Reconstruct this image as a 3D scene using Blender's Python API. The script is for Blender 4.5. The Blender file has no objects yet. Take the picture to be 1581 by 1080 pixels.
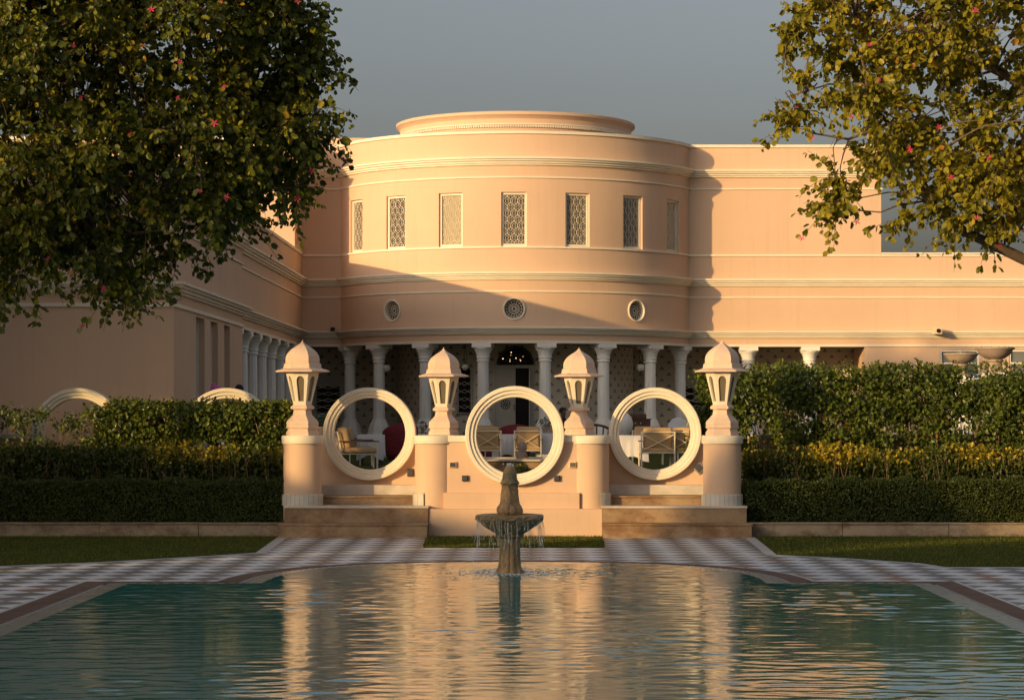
import bpy, bmesh, math, random
import numpy as np
from mathutils import Vector, Matrix

random.seed(7)
rng = np.random.default_rng(7)
PI = math.pi
R_ = math.radians
scn = bpy.context.scene
COL = scn.collection

# ------------------------------------------------------------------ photo geometry
F, VX, VY, CH = 3700.0, 825.0, 640.0, 2.45      # focal length in px, vanishing point, camera height


def X(px, Y): return (px - VX) * Y / F
def Z(py, Y): return CH - (py - VY) * Y / F
def at(px, py, Y): return (X(px, Y), Y, Z(py, Y))


# ------------------------------------------------------------------ nodes / materials
class N:
    def __init__(self, name):
        self.m = bpy.data.materials.new(name)
        self.m.use_nodes = True
        self.t = self.m.node_tree
        self.t.nodes.clear()
        self.out = self.t.nodes.new('ShaderNodeOutputMaterial')

    def n(self, typ, **kw):
        nd = self.t.nodes.new(typ)
        for k, v in kw.items():
            if k.startswith('i_'):
                key = k[2:]
                key = int(key) if key.isdigit() else key.replace('_', ' ')
                s = nd.inputs[key]
                if hasattr(v, 'is_output') or isinstance(v, bpy.types.NodeSocket):
                    self.t.links.new(v, s)
                else:
                    s.default_value = v
            else:
                setattr(nd, k, v)
        return nd

    def link(self, a, b): self.t.links.new(a, b)

    def math(self, op, a, b=None, clamp=False):
        nd = self.n('ShaderNodeMath', operation=op)
        nd.use_clamp = clamp
        for i, v in enumerate((a, b)):
            if v is None: continue
            if isinstance(v, bpy.types.NodeSocket): self.link(v, nd.inputs[i])
            else: nd.inputs[i].default_value = v
        return nd.outputs[0]

    def mix(self, fac, a, b, blend='MIX'):
        nd = self.n('ShaderNodeMix', data_type='RGBA', blend_type=blend)
        for s, v in ((nd.inputs[0], fac), (nd.inputs[6], a), (nd.inputs[7], b)):
            if isinstance(v, bpy.types.NodeSocket): self.link(v, s)
            else: s.default_value = v if not isinstance(v, tuple) or len(v) == 4 else (*v, 1)
        return nd.outputs[2]

    def ramp(self, fac, stops):
        nd = self.n('ShaderNodeValToRGB')
        self.link(fac, nd.inputs[0])
        cr = nd.color_ramp
        while len(cr.elements) < len(stops): cr.elements.new(0.5)
        for e, (p, c) in zip(cr.elements, stops):
            e.position = p
            e.color = (*c, 1) if len(c) == 3 else c
        return nd.outputs[0]

    def noise(self, vec, scale, detail=4, rough=0.55, stretch=None):
        if stretch:
            mp = self.n('ShaderNodeMapping', i_Vector=vec)
            mp.inputs['Scale'].default_value = stretch
            vec = mp.outputs[0]
        return self.n('ShaderNodeTexNoise', i_Vector=vec, i_Scale=scale, i_Detail=detail, i_Roughness=rough).outputs[0]

    def pos(self): return self.n('ShaderNodeNewGeometry').outputs['Position']
    def obj(self): return self.n('ShaderNodeTexCoord').outputs['Object']


def c4(c): return (c[0], c[1], c[2], 1)


def mul(c, k): return tuple(min(1, x * k) for x in c)


def surface(name, base, rough=0.7, var=0.12, scale=1.2, fine=14, bump=0.15, spec=0.25, dirt=None, dirt_amt=0.0, streak=False, metal=0.0, dist=0.01):
    m = N(name)
    p = m.pos()
    a = m.noise(p, scale, 5)
    b = m.noise(p, fine, 4)
    col = m.mix(m.ramp(a, [(0.3, (0, 0, 0)), (0.7, (1, 1, 1))]), mul(base, 1 - var), mul(base, 1 + var))
    col = m.mix(m.math('MULTIPLY', b, 0.35), col, c4(mul(base, 1 - 1.6 * var)))
    if streak:
        s = m.noise(p, 2.2, 6, 0.6, (2.2, 2.2, 0.12))
        s = m.ramp(s, [(0.52, (0, 0, 0)), (0.75, (1, 1, 1))])
        col = m.mix(m.math('MULTIPLY', s, 0.17), col, c4(mul(base, 0.62)))
    if dirt:
        d = m.noise(p, 2.3, 7, 0.7, (0.8, 0.8, 1.2))
        d = m.ramp(d, [(0.42, (0, 0, 0)), (0.62, (1, 1, 1))])
        col = m.mix(m.math('MULTIPLY', d, dirt_amt), col, c4(dirt))
    bs = m.n('ShaderNodeBsdfPrincipled', i_Base_Color=col, i_Roughness=rough, i_Metallic=metal)
    bs.inputs['Specular IOR Level'].default_value = spec
    if bump:
        h = m.noise(p, fine * 2.5, 5, 0.6)
        bm_ = m.n('ShaderNodeBump', i_Height=h, i_Strength=bump, i_Distance=dist)
        m.link(bm_.outputs[0], bs.inputs['Normal'])
    m.link(bs.outputs[0], m.out.inputs[0])
    return m.m


def leafmat(name, stops, rough=0.45, trans=0.35, spec=0.35):
    m = N(name)
    at_ = m.n('ShaderNodeAttribute', attribute_name='tint')
    col = m.ramp(at_.outputs['Fac'], stops)
    bs = m.n('ShaderNodeBsdfPrincipled', i_Base_Color=col, i_Roughness=rough)
    bs.inputs['Specular IOR Level'].default_value = spec
    tr = m.n('ShaderNodeBsdfTranslucent', i_Color=m.mix(0.5, col, (1.0, 0.9, 0.15, 1), 'MULTIPLY'))
    mx = m.n('ShaderNodeMixShader')
    mx.inputs[0].default_value = trans
    m.link(bs.outputs[0], mx.inputs[1]); m.link(tr.outputs[0], mx.inputs[2])
    m.link(mx.outputs[0], m.out.inputs[0])
    return m.m


M = {}
PINK = (0.67, 0.465, 0.315)
M['stucco'] = surface('pink_stucco', PINK, 0.85, 0.06, 0.35, 9, 0.12, 0.15, streak=True)
M['garden_stucco'] = surface('garden_stucco', (0.66, 0.46, 0.31), 0.85, 0.07, 0.8, 12, 0.15, 0.15, streak=True)
M['trim'] = surface('cream_trim', (0.80, 0.71, 0.56), 0.7, 0.07, 1.5, 12, 0.1, 0.2)
M['ring'] = surface('cream_ring_plaster', (0.78, 0.70, 0.54), 0.65, 0.05, 2.5, 14, 0.1, 0.25, dirt=(0.5, 0.42, 0.32), dirt_amt=0.18)
M['lamp'] = surface('lantern_plaster', (0.74, 0.55, 0.41), 0.7, 0.06, 3, 18, 0.1, 0.25, dirt=(0.45, 0.36, 0.27), dirt_amt=0.2)
M['column'] = surface('white_marble_column', (0.84, 0.81, 0.73), 0.5, 0.06, 2.5, 12, 0.05, 0.3)
M['marble'] = surface('veined_marble', (0.62, 0.55, 0.45), 0.45, 0.14, 2.2, 7, 0.04, 0.35, dirt=(0.36, 0.3, 0.24), dirt_amt=0.5)
M['sandstone'] = surface('brown_sandstone', (0.34, 0.235, 0.135), 0.6, 0.2, 1.8, 9, 0.15, 0.25, dirt=(0.17, 0.08, 0.035), dirt_amt=0.8)
M['kerbstone'] = surface('kerb_stone', (0.36, 0.28, 0.19), 0.75, 0.2, 1.4, 10, 0.2, 0.15, dirt=(0.13, 0.085, 0.05), dirt_amt=0.8)
M['brick'] = surface('red_coping_stone', (0.19, 0.12, 0.085), 0.8, 0.25, 2.5, 8, 0.15, 0.12, dirt=(0.13, 0.08, 0.06), dirt_amt=0.5)
M['ledge'] = surface('wet_pale_ledge', (0.28, 0.27, 0.21), 0.25, 0.12, 2.5, 9, 0.1, 0.5)
M['strip'] = surface('white_marble_strip', (0.55, 0.52, 0.48), 0.5, 0.1, 2, 9, 0.05, 0.3)
M['grate'] = surface('dark_grate', (0.05, 0.035, 0.025), 0.6, 0.2, 4, 9, 0.1, 0.3)
M['soil'] = surface('dark_soil', (0.06, 0.045, 0.03), 0.95, 0.3, 3, 14, 0.4, 0.05)
M['fountain'] = surface('wet_mossy_stone', (0.46, 0.28, 0.12), 0.32, 0.4, 5, 16, 0.9, 0.55, streak=True, dirt=(0.12, 0.125, 0.055), dirt_amt=0.75, dist=0.02)
M['urn'] = surface('urn_stone', (0.42, 0.32, 0.25), 0.8, 0.15, 4, 16, 0.25, 0.2, dirt=(0.2, 0.15, 0.12), dirt_amt=0.5)
M['cloth'] = surface('white_cloth', (0.72, 0.69, 0.68), 0.85, 0.05, 4, 20, 0.15, 0.1)
M['cushion'] = surface('tan_cushion', (0.52, 0.35, 0.18), 0.9, 0.08, 5, 30, 0.2, 0.1)
M['chair_metal'] = surface('cream_chair_metal', (0.74, 0.66, 0.5), 0.45, 0.05, 5, 20, 0.05, 0.4)
M['wood'] = surface('dark_wood', (0.10, 0.045, 0.025), 0.45, 0.25, 6, 20, 0.1, 0.35)
M['red_wicker'] = surface('red_wicker', (0.24, 0.035, 0.045), 0.7, 0.2, 8, 60, 0.6, 0.2)
M['door'] = surface('cream_door_paint', (0.5, 0.46, 0.38), 0.55, 0.06, 3, 12, 0.05, 0.3)
M['dark'] = surface('dark_interior', (0.012, 0.01, 0.009), 0.6, 0.2, 2, 9, 0.0, 0.2)
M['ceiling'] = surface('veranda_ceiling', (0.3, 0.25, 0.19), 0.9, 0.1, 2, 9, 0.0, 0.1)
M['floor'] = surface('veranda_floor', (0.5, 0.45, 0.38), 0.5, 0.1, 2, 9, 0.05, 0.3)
M['bronze'] = surface('dark_bronze', (0.06, 0.045, 0.03), 0.5, 0.2, 5, 20, 0.1, 0.4)
M['green_paint'] = surface('green_paint', (0.14, 0.22, 0.12), 0.55, 0.1, 3, 14, 0.05, 0.3)
M['globe'] = surface('frosted_globe', (0.62, 0.58, 0.45), 0.3, 0.04, 4, 10, 0.0, 0.4)
M['skin'] = surface('skin', (0.16, 0.075, 0.045), 0.55, 0.06, 8, 40, 0.05, 0.3)
M['hair'] = surface('black_hair', (0.012, 0.01, 0.009), 0.5, 0.2, 20, 60, 0.2, 0.3)
M['pink_cloth'] = surface('pink_turban_cloth', (0.62, 0.2, 0.5), 0.85, 0.1, 9, 30, 0.3, 0.1)
M['white_shirt'] = surface('white_kurta', (0.55, 0.53, 0.55), 0.85, 0.06, 5, 25, 0.2, 0.1)
M['dark_shirt'] = surface('dark_maroon_shirt', (0.05, 0.018, 0.022), 0.85, 0.1, 5, 25, 0.2, 0.1)
M['grey_trouser'] = surface('grey_trousers', (0.08, 0.075, 0.08), 0.85, 0.1, 5, 25, 0.2, 0.1)
M['bark'] = surface('grey_brown_bark', (0.14, 0.10, 0.07), 0.9, 0.25, 6, 25, 0.6, 0.1, dist=0.02)
M['stem'] = surface('pale_brown_stem', (0.26, 0.17, 0.10), 0.85, 0.2, 6, 25, 0.3, 0.1)
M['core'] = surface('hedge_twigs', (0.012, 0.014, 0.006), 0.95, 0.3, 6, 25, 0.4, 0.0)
M['petal'] = surface('magenta_petal', (0.6, 0.03, 0.13), 0.6, 0.15, 20, 60, 0.0, 0.2)
M['steel'] = surface('grey_fitting', (0.32, 0.30, 0.27), 0.5, 0.1, 6, 20, 0.05, 0.4)
M['fitting_cream'] = surface('cream_fitting', (0.7, 0.55, 0.38), 0.5, 0.05, 6, 20, 0.05, 0.4)
M['roof'] = surface('flat_roof', (0.35, 0.28, 0.24), 0.9, 0.1, 2, 9, 0.1, 0.1)

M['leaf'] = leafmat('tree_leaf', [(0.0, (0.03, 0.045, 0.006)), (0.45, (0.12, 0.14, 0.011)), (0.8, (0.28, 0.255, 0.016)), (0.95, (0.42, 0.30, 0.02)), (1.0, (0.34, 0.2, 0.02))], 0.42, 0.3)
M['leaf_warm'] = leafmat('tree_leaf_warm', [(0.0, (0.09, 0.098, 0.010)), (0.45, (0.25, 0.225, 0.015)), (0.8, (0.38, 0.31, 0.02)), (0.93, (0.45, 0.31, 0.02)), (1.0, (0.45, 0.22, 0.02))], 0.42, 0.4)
M['ficus'] = leafmat('ficus_leaf', [(0.0, (0.038, 0.062, 0.010)), (0.6, (0.10, 0.135, 0.015)), (0.93, (0.17, 0.18, 0.02)), (1.0, (0.2, 0.08, 0.02))], 0.38, 0.25)
M['golden'] = leafmat('golden_leaf', [(0.0, (0.03, 0.048, 0.009)), (0.35, (0.07, 0.095, 0.012)), (0.6, (0.30, 0.25, 0.018)), (1.0, (0.58, 0.40, 0.03))], 0.45, 0.3)
M['box_leaf'] = leafmat('clipped_leaf', [(0.0, (0.03, 0.048, 0.009)), (0.7, (0.07, 0.092, 0.014)), (1.0, (0.13, 0.12, 0.025))], 0.5, 0.2)
M['blade'] = leafmat('grass_blade', [(0.0, (0.05, 0.075, 0.013)), (0.6, (0.095, 0.115, 0.018)), (1.0, (0.2, 0.16, 0.04))], 0.7, 0.2, 0.1)


def lawn_mat():
    m = N('lawn_ground')
    p = m.pos()
    a = m.noise(p, 0.9, 6, 0.6)
    b = m.noise(p, 30, 3)
    col = m.ramp(a, [(0.3, (0.04, 0.06, 0.012)), (0.6, (0.075, 0.09, 0.016)), (0.8, (0.14, 0.11, 0.03))])
    col = m.mix(m.math('MULTIPLY', b, 0.5), col, (0.015, 0.022, 0.005, 1))
    bs = m.n('ShaderNodeBsdfPrincipled', i_Base_Color=col, i_Roughness=0.95)
    bs.inputs['Specular IOR Level'].default_value = 0.05
    m.link(m.n('ShaderNodeBump', i_Height=b, i_Strength=0.6, i_Distance=0.02).outputs[0], bs.inputs['Normal'])
    m.link(bs.outputs[0], m.out.inputs[0])
    return m.m


M['lawn'] = lawn_mat()


def checker_mat():
    m = N('diamond_checker_paving')
    p = m.pos()
    sp = m.n('ShaderNodeSeparateXYZ', i_Vector=p)
    x = m.math('DIVIDE', m.math('ADD', sp.outputs[0], 0.40), 0.69)
    y = m.math('DIVIDE', m.math('ADD', sp.outputs[1], 0.0), 0.77)
    u = m.math('ADD', m.math('ADD', x, y), 0.5)
    v = m.math('ADD', m.math('SUBTRACT', x, y), 0.5)
    cb = m.n('ShaderNodeCombineXYZ', i_X=u, i_Y=v)
    cb.inputs[2].default_value = 0.5
    ck = m.n('ShaderNodeTexChecker', i_Vector=cb.outputs[0], i_Scale=1.0)
    wn = m.n('ShaderNodeTexWhiteNoise')
    fl = m.n('ShaderNodeVectorMath', operation='FLOOR')
    m.link(cb.outputs[0], fl.inputs[0]); m.link(fl.outputs[0], wn.inputs['Vector'])
    tile = wn.outputs['Value']
    light = m.mix(tile, (0.66, 0.65, 0.62, 1), (0.80, 0.785, 0.755, 1))
    dark = m.mix(tile, (0.18, 0.158, 0.13, 1), (0.255, 0.22, 0.185, 1))
    dark = m.mix(m.math('GREATER_THAN', tile, 0.93), dark, (0.30, 0.15, 0.08, 1))
    col = m.mix(ck.outputs['Fac'], light, dark)
    # joints
    fr = []
    for c in (u, v):
        f_ = m.math('FRACT', c)
        fr.append(m.math('MINIMUM', f_, m.math('SUBTRACT', 1.0, f_)))
    j = m.math('LESS_THAN', m.math('MINIMUM', fr[0], fr[1]), 0.012)
    col = m.mix(m.math('MULTIPLY', j, 0.6), col, (0.12, 0.10, 0.08, 1))
    st = m.noise(p, 1.1, 6, 0.65)
    col = m.mix(m.math('MULTIPLY', m.ramp(st, [(0.45, (0, 0, 0)), (0.75, (1, 1, 1))]), 0.35), col, (0.16, 0.135, 0.11, 1))
    bs = m.n('ShaderNodeBsdfPrincipled', i_Base_Color=col, i_Roughness=0.5)
    bs.inputs['Specular IOR Level'].default_value = 0.3
    m.link(bs.outputs[0], m.out.inputs[0])
    return m.m


M['checker'] = checker_mat()


def water_mat():
    m = N('pool_water')
    p = m.pos()
    deep = m.noise(p, 0.25, 3)
    col = m.mix(deep, (0.001, 0.155, 0.155, 1), (0.004, 0.24, 0.24, 1))
    bs = m.n('ShaderNodeBsdfPrincipled', i_Base_Color=col, i_Roughness=0.03)
    bs.inputs['IOR'].default_value = 1.42
    h1 = m.noise(p, 12, 3, 0.6, (0.7, 1.3, 1))
    m.link(m.n('ShaderNodeBump', i_Height=h1, i_Strength=0.06, i_Distance=0.02).outputs[0], bs.inputs['Normal'])
    m.link(bs.outputs[0], m.out.inputs[0])
    return m.m


M['water'] = water_mat()


def drop_mat():
    m = N('falling_water')
    bs = m.n('ShaderNodeBsdfPrincipled', i_Roughness=0.05)
    bs.inputs['Base Color'].default_value = (0.9, 0.88, 0.84, 1)
    bs.inputs['Transmission Weight'].default_value = 0.3
    bs.inputs['IOR'].default_value = 1.33
    m.link(bs.outputs[0], m.out.inputs[0])
    return m.m


M['drop'] = drop_mat()


def glass_mat(name, col, rough=0.12, spec=0.6):
    m = N(name)
    p = m.pos()
    c = m.mix(m.noise(p, 2.0, 3), c4(mul(col, 0.8)), c4(mul(col, 1.2)))
    bs = m.n('ShaderNodeBsdfPrincipled', i_Base_Color=c, i_Roughness=rough)
    bs.inputs['Specular IOR Level'].default_value = spec
    m.link(bs.outputs[0], m.out.inputs[0])
    return m.m


M['pane'] = glass_mat('dark_window_pane', (0.05, 0.042, 0.03))
M['pane_blind'] = glass_mat('pale_blind_behind_pane', (0.42, 0.36, 0.22), 0.6, 0.3)
M['pane_grey'] = glass_mat('grey_shutter', (0.16, 0.17, 0.165), 0.5, 0.3)
M['lantern_glass'] = glass_mat('lantern_glass', (0.15, 0.12, 0.075), 0.25, 0.5)
M['blue_glass'] = glass_mat('small_dark_glass', (0.06, 0.065, 0.075), 0.2, 0.6)


def tile_mat():
    m = N('white_upright_tiles')
    p = m.pos()
    sp = m.n('ShaderNodeSeparateXYZ', i_Vector=p)
    f_ = m.math('FRACT', m.math('MULTIPLY', sp.outputs[0], 11.0))
    j = m.math('LESS_THAN', f_, 0.09)
    n_ = m.noise(p, 6, 5)
    col = m.mix(n_, (0.46, 0.43, 0.35, 1), (0.66, 0.61, 0.51, 1))
    col = m.mix(m.math('MULTIPLY', j, 0.65), col, (0.2, 0.17, 0.13, 1))
    bs = m.n('ShaderNodeBsdfPrincipled', i_Base_Color=col, i_Roughness=0.4)
    m.link(bs.outputs[0], m.out.inputs[0])
    return m.m


M['tile'] = tile_mat()

# building reference numbers
DW = 85.0                                   # depth of the main wall plane
CX = X(796, 87.35)
DR = 6.61                                   # bay radius
DD = 0.357 * DR
CY = DW + DD
JA = math.acos(0.357)                       # angle of the joints with the wing walls
JX = DR * math.sin(JA)
RR = 4.29                                   # inner rotunda and roof ring


def motif_mat(name, cyl):
    m = N(name)
    p = m.pos()
    sp = m.n('ShaderNodeSeparateXYZ', i_Vector=p)
    if cyl:
        dx = m.math('SUBTRACT', sp.outputs[0], CX)
        dy = m.math('SUBTRACT', CY, sp.outputs[1])
        s = m.math('MULTIPLY', m.math('ARCTAN2', dx, dy), RR)
    else:
        s = sp.outputs[0]
    v = m.math('DIVIDE', sp.outputs[2], 0.215)
    row = m.math('FLOOR', v)
    odd = m.math('MULTIPLY', m.math('MODULO', row, 2.0), 0.5)
    u = m.math('ADD', m.math('DIVIDE', s, 0.52), odd)
    lx = m.math('ABSOLUTE', m.math('SUBTRACT', m.math('FRACT', u), 0.5))
    ly = m.math('FRACT', v)
    w1 = m.math('SUBTRACT', 0.22, m.math('MULTIPLY', ly, 0.32))
    a = m.math('MULTIPLY', m.math('LESS_THAN', lx, w1), m.math('GREATER_THAN', ly, 0.12))
    gap = m.math('MULTIPLY', m.math('GREATER_THAN', ly, 0.3), m.math('LESS_THAN', ly, 0.36))
    a = m.math('MULTIPLY', a, m.math('SUBTRACT', 1.0, gap))
    base = m.mix(m.noise(p, 2.0, 4), (0.64, 0.56, 0.43, 1), (0.74, 0.65, 0.51, 1))
    col = m.mix(m.math('MULTIPLY', a, 0.85), base, (0.07, 0.055, 0.035, 1))
    bs = m.n('ShaderNodeBsdfPrincipled', i_Base_Color=col, i_Roughness=0.8)
    m.link(bs.outputs[0], m.out.inputs[0])
    return m.m


M['motif_cyl'] = motif_mat('printed_wall_round', True)
M['motif'] = motif_mat('printed_wall_flat', False)


def emit_mat(name, col, s):
    m = N(name)
    e = m.n('ShaderNodeEmission', i_Strength=s)
    e.inputs[0].default_value = (*col, 1)
    m.link(e.outputs[0], m.out.inputs[0])
    return m.m


M['bulb'] = emit_mat('lit_bulb', (1.0, 0.7, 0.35), 2.5)


# ------------------------------------------------------------------ mesh helpers
class MB:
    def __init__(self): self.v, self.f = [], []

    def add(self, vs, fs):
        o = len(self.v)
        self.v.extend([tuple(p) for p in vs])
        self.f.extend([tuple(i + o for i in f) for f in fs])
        return self

    def box(self, x0, x1, y0, y1, z0, z1, bevel=0.0):
        if bevel > 0:
            bm = bmesh.new()
            bmesh.ops.create_cube(bm, size=1)
            for v in bm.verts:
                v.co = Vector(((x0 + x1) / 2 + v.co.x * (x1 - x0), (y0 + y1) / 2 + v.co.y * (y1 - y0), (z0 + z1) / 2 + v.co.z * (z1 - z0)))
            bmesh.ops.bevel(bm, geom=bm.edges[:], offset=bevel, segments=2, affect='EDGES', profile=0.5)
            bm.verts.index_update()
            self.add([v.co[:] for v in bm.verts], [[v.index for v in f.verts] for f in bm.faces])
            bm.free()
            return self
        vs = [(x0, y0, z0), (x1, y0, z0), (x1, y1, z0), (x0, y1, z0), (x0, y0, z1), (x1, y0, z1), (x1, y1, z1), (x0, y1, z1)]
        return self.add(vs, [(0, 3, 2, 1), (4, 5, 6, 7), (0, 1, 5, 4), (1, 2, 6, 5), (2, 3, 7, 6), (3, 0, 4, 7)])

    def lathe(self, prof, c=(0, 0, 0), seg=32, a0=0.0, a1=2 * PI, lobe=None, cap=True):
        full = abs(a1 - a0 - 2 * PI) < 1e-6
        n = seg if full else seg + 1
        vs = []
        for (r, z) in prof:
            for i in range(n):
                a = a0 + (a1 - a0) * i / seg
                k = lobe(a, z) if lobe else 1.0
                vs.append((c[0] + r * k * math.cos(a), c[1] + r * k * math.sin(a), c[2] + z))
        fs = []
        for j in range(len(prof) - 1):
            for i in range(seg):
                i2 = (i + 1) % n if full else i + 1
                fs.append((j * n + i, j * n + i2, (j + 1) * n + i2, (j + 1) * n + i))
        if full and cap:
            fs.append(tuple(range(n - 1, -1, -1)))
            fs.append(tuple((len(prof) - 1) * n + i for i in range(n)))
        return self.add(vs, fs)

    def tube(self, pts, rad, sides=6, cap=True):
        pts = [Vector(p) for p in pts]
        if not isinstance(rad, (list, tuple)): rad = [rad] * len(pts)
        vs, n = [], len(pts)
        ref = Vector((0.31, 0.2, 0.93))
        for i, p in enumerate(pts):
            d = (pts[min(i + 1, n - 1)] - pts[max(i - 1, 0)])
            if d.length < 1e-9: d = Vector((0, 0, 1))
            d.normalize()
            a = d.cross(ref)
            if a.length < 0.05: a = d.cross(Vector((1, 0, 0)))
            a.normalize()
            b = d.cross(a)
            for k in range(sides):
                t = 2 * PI * k / sides
                vs.append(p + (a * math.cos(t) + b * math.sin(t)) * rad[i])
        fs = []
        for i in range(n - 1):
            for k in range(sides):
                k2 = (k + 1) % sides
                fs.append((i * sides + k, i * sides + k2, (i + 1) * sides + k2, (i + 1) * sides + k))
        if cap:
            fs.append(tuple(range(sides)))
            fs.append(tuple((n - 1) * sides + k for k in range(sides - 1, -1, -1)))
        return self.add(vs, fs)

    def sphere(self, c, r, seg=12, rings=8, sc=(1, 1, 1)):
        prof = [(max(1e-4, r * math.sin(PI * j / rings)), -r * math.cos(PI * j / rings)) for j in range(rings + 1)]
        o = len(self.v)
        self.lathe(prof, (0, 0, 0), seg)
        for i in range(o, len(self.v)):
            v = self.v[i]
            self.v[i] = (c[0] + v[0] * sc[0], c[1] + v[1] * sc[1], c[2] + v[2] * sc[2])
        return self

    def sweep(self, path, prof, closed=False):
        """prof: (outward offset, z). outward is the right-hand side of travel."""
        P = [Vector((p[0], p[1])) for p in path]
        n = len(P)
        mit = []
        for i in range(n):
            def nor(a, b):
                d = (b - a).normalized()
                return Vector((d.y, -d.x))
            if closed:
                n1, n2 = nor(P[i - 1], P[i]), nor(P[i], P[(i + 1) % n])
            else:
                n1 = nor(P[i - 1], P[i]) if i > 0 else None
                n2 = nor(P[i], P[i + 1]) if i < n - 1 else None
                n1 = n1 or n2; n2 = n2 or n1
            mit.append((n1 + n2) / max(0.25, 1 + n1.dot(n2)))
        k = len(prof)
        vs = []
        for i in range(n):
            for (o, z) in prof:
                q = P[i] + mit[i] * o
                vs.append((q.x, q.y, z))
        fs = []
        for i in range(n if closed else n - 1):
            i2 = (i + 1) % n
            for j in range(k - 1):
                fs.append((i * k + j, i2 * k + j, i2 * k + j + 1, i * k + j + 1))
        return self.add(vs, fs)

    def panel(self, mapf, u0, u1, z0, z1, rects=(), circles=(), du=None):
        """wall with openings. mapf(u, z, depth) -> point; rects (ua,ub,za,zb,depth), circles (uc,zc,r,half square in u, depth)"""
        us, zs = {round(u0, 5), round(u1, 5)}, {round(z0, 5), round(z1, 5)}
        for (a, b, c, d, _) in rects:
            us |= {round(a, 5), round(b, 5)}; zs |= {round(c, 5), round(d, 5)}
        for (uc, zc, r, hu, _) in circles:
            us |= {round(uc - hu, 5), round(uc + hu, 5)}; zs |= {round(zc - r * 1.3, 5), round(zc + r * 1.3, 5)}
        us = sorted(us)
        if du:
            out = [us[0]]
            for a, b in zip(us, us[1:]):
                k = max(1, int(math.ceil((b - a) / du - 1e-6)))
                out += [a + (b - a) * t / k for t in range(1, k + 1)]
            us = out
        zs = sorted(zs)
        idx = {}
        vs, fs = [], []

        def V(u, z, d=0.0):
            key = (round(u, 5), round(z, 5), round(d, 4))
            if key not in idx:
                idx[key] = len(vs)
                vs.append(mapf(u, z, d))
            return idx[key]
        for a, b in zip(us, us[1:]):
            for c, d in zip(zs, zs[1:]):
                um, zm = (a + b) / 2, (c + d) / 2
                if any(r[0] < um < r[1] and r[2] < zm < r[3] for r in rects): continue
                if any(abs(um - q[0]) < q[3] and abs(zm - q[1]) < q[2] * 1.3 for q in circles): continue
                fs.append((V(a, c), V(b, c), V(b, d), V(a, d)))
        for (ua, ub, za, zb, dp) in rects:
            seg = [u for u in us if ua - 1e-6 <= u <= ub + 1e-6]
            for a, b in zip(seg, seg[1:]):
                fs.append((V(a, za), V(a, za, dp), V(b, za, dp), V(b, za)))
                fs.append((V(a, zb, dp), V(a, zb), V(b, zb), V(b, zb, dp)))
            zz = [z for z in zs if za - 1e-6 <= z <= zb + 1e-6]
            for c, d in zip(zz, zz[1:]):
                fs.append((V(ua, c), V(ua, d), V(ua, d, dp), V(ua, c, dp)))
                fs.append((V(ub, d), V(ub, c), V(ub, c, dp), V(ub, d, dp)))
        for (uc, zc, r, hu, dp) in circles:
            n = 32
            hz = r * 1.3
            ring = []
            for i in range(n):
                t = 2 * PI * i / n
                ct, st = math.cos(t), math.sin(t)
                k = 1 / max(abs(ct), abs(st))
                ring.append((V(uc + hu / 1.3 * ct, zc + r * st), V(uc + hu * ct * k, zc + hz * st * k), V(uc + hu / 1.3 * ct, zc + r * st, dp)))
            for i in range(n):
                a, b = ring[i], ring[(i + 1) % n]
                fs.append((a[0], a[1], b[1], b[0]))
                fs.append((a[2], a[0], b[0], b[2]))
        return self.add(vs, fs)

    def move(self, o0, mat):
        for i in range(o0, len(self.v)):
            self.v[i] = tuple(mat @ Vector(self.v[i]))
        return self

    def build(self, name, mat, parent=None, smooth=None, loc=None):
        me = bpy.data.meshes.new(name)
        me.from_pydata(self.v, [], self.f)
        me.validate()
        me.update()
        if mat: me.materials.append(mat)
        if smooth is not None:
            me.polygons.foreach_set('use_smooth', [True] * len(me.polygons))
            me.set_sharp_from_angle(angle=R_(smooth))
        o = bpy.data.objects.new(name, me)
        COL.objects.link(o)
        if parent: o.parent = parent
        if loc: o.location = loc
        return o


def tag(o, label=None, cat=None, group=None, kind=None):
    if label: o['label'] = label
    if cat: o['category'] = cat
    if group: o['group'] = group
    if kind: o['kind'] = kind
    return o


def thing(name, label, cat, loc=(0, 0, 0), rz=0.0, group=None):
    o = bpy.data.objects.new(name, None)
    o.empty_display_size = 0.2
    COL.objects.link(o)
    o.location = loc
    o.rotation_euler = (0, 0, rz)
    return tag(o, label, cat, group)


def kids(o): return [c for c in bpy.data.objects if c.parent == o]


def copy_tree(o, parent=None, loc=None, rz=None, label=None, scale=None):
    c = o.copy()
    COL.objects.link(c)
    if parent: c.parent = parent
    if loc is not None: c.location = loc
    if rz is not None: c.rotation_euler = (0, 0, rz)
    if scale is not None: c.scale = (scale,) * 3 if not isinstance(scale, tuple) else scale
    if label: c['label'] = label
    for k in kids(o): copy_tree(k, c)
    return c


# leaf templates: (verts, faces) in (side, along, normal)
LEAF2 = (np.array([(0, 0, 0), (-0.34, 0.5, 0.10), (0, 1.0, -0.05), (0.34, 0.5, 0.10)]), [(0, 2, 1), (0, 3, 2)])
LEAFB = (np.array([(0, 0, 0), (-0.26, 0.10, 0.09), (-0.38, 0.46, 0.17), (-0.24, 0.95, 0.06), (0, 0.86, -0.06), (0.24, 0.95, 0.06), (0.38, 0.46, 0.17), (0.26, 0.10, 0.09)]), [(0, 4, 3, 2, 1), (0, 7, 6, 5, 4)])


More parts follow.
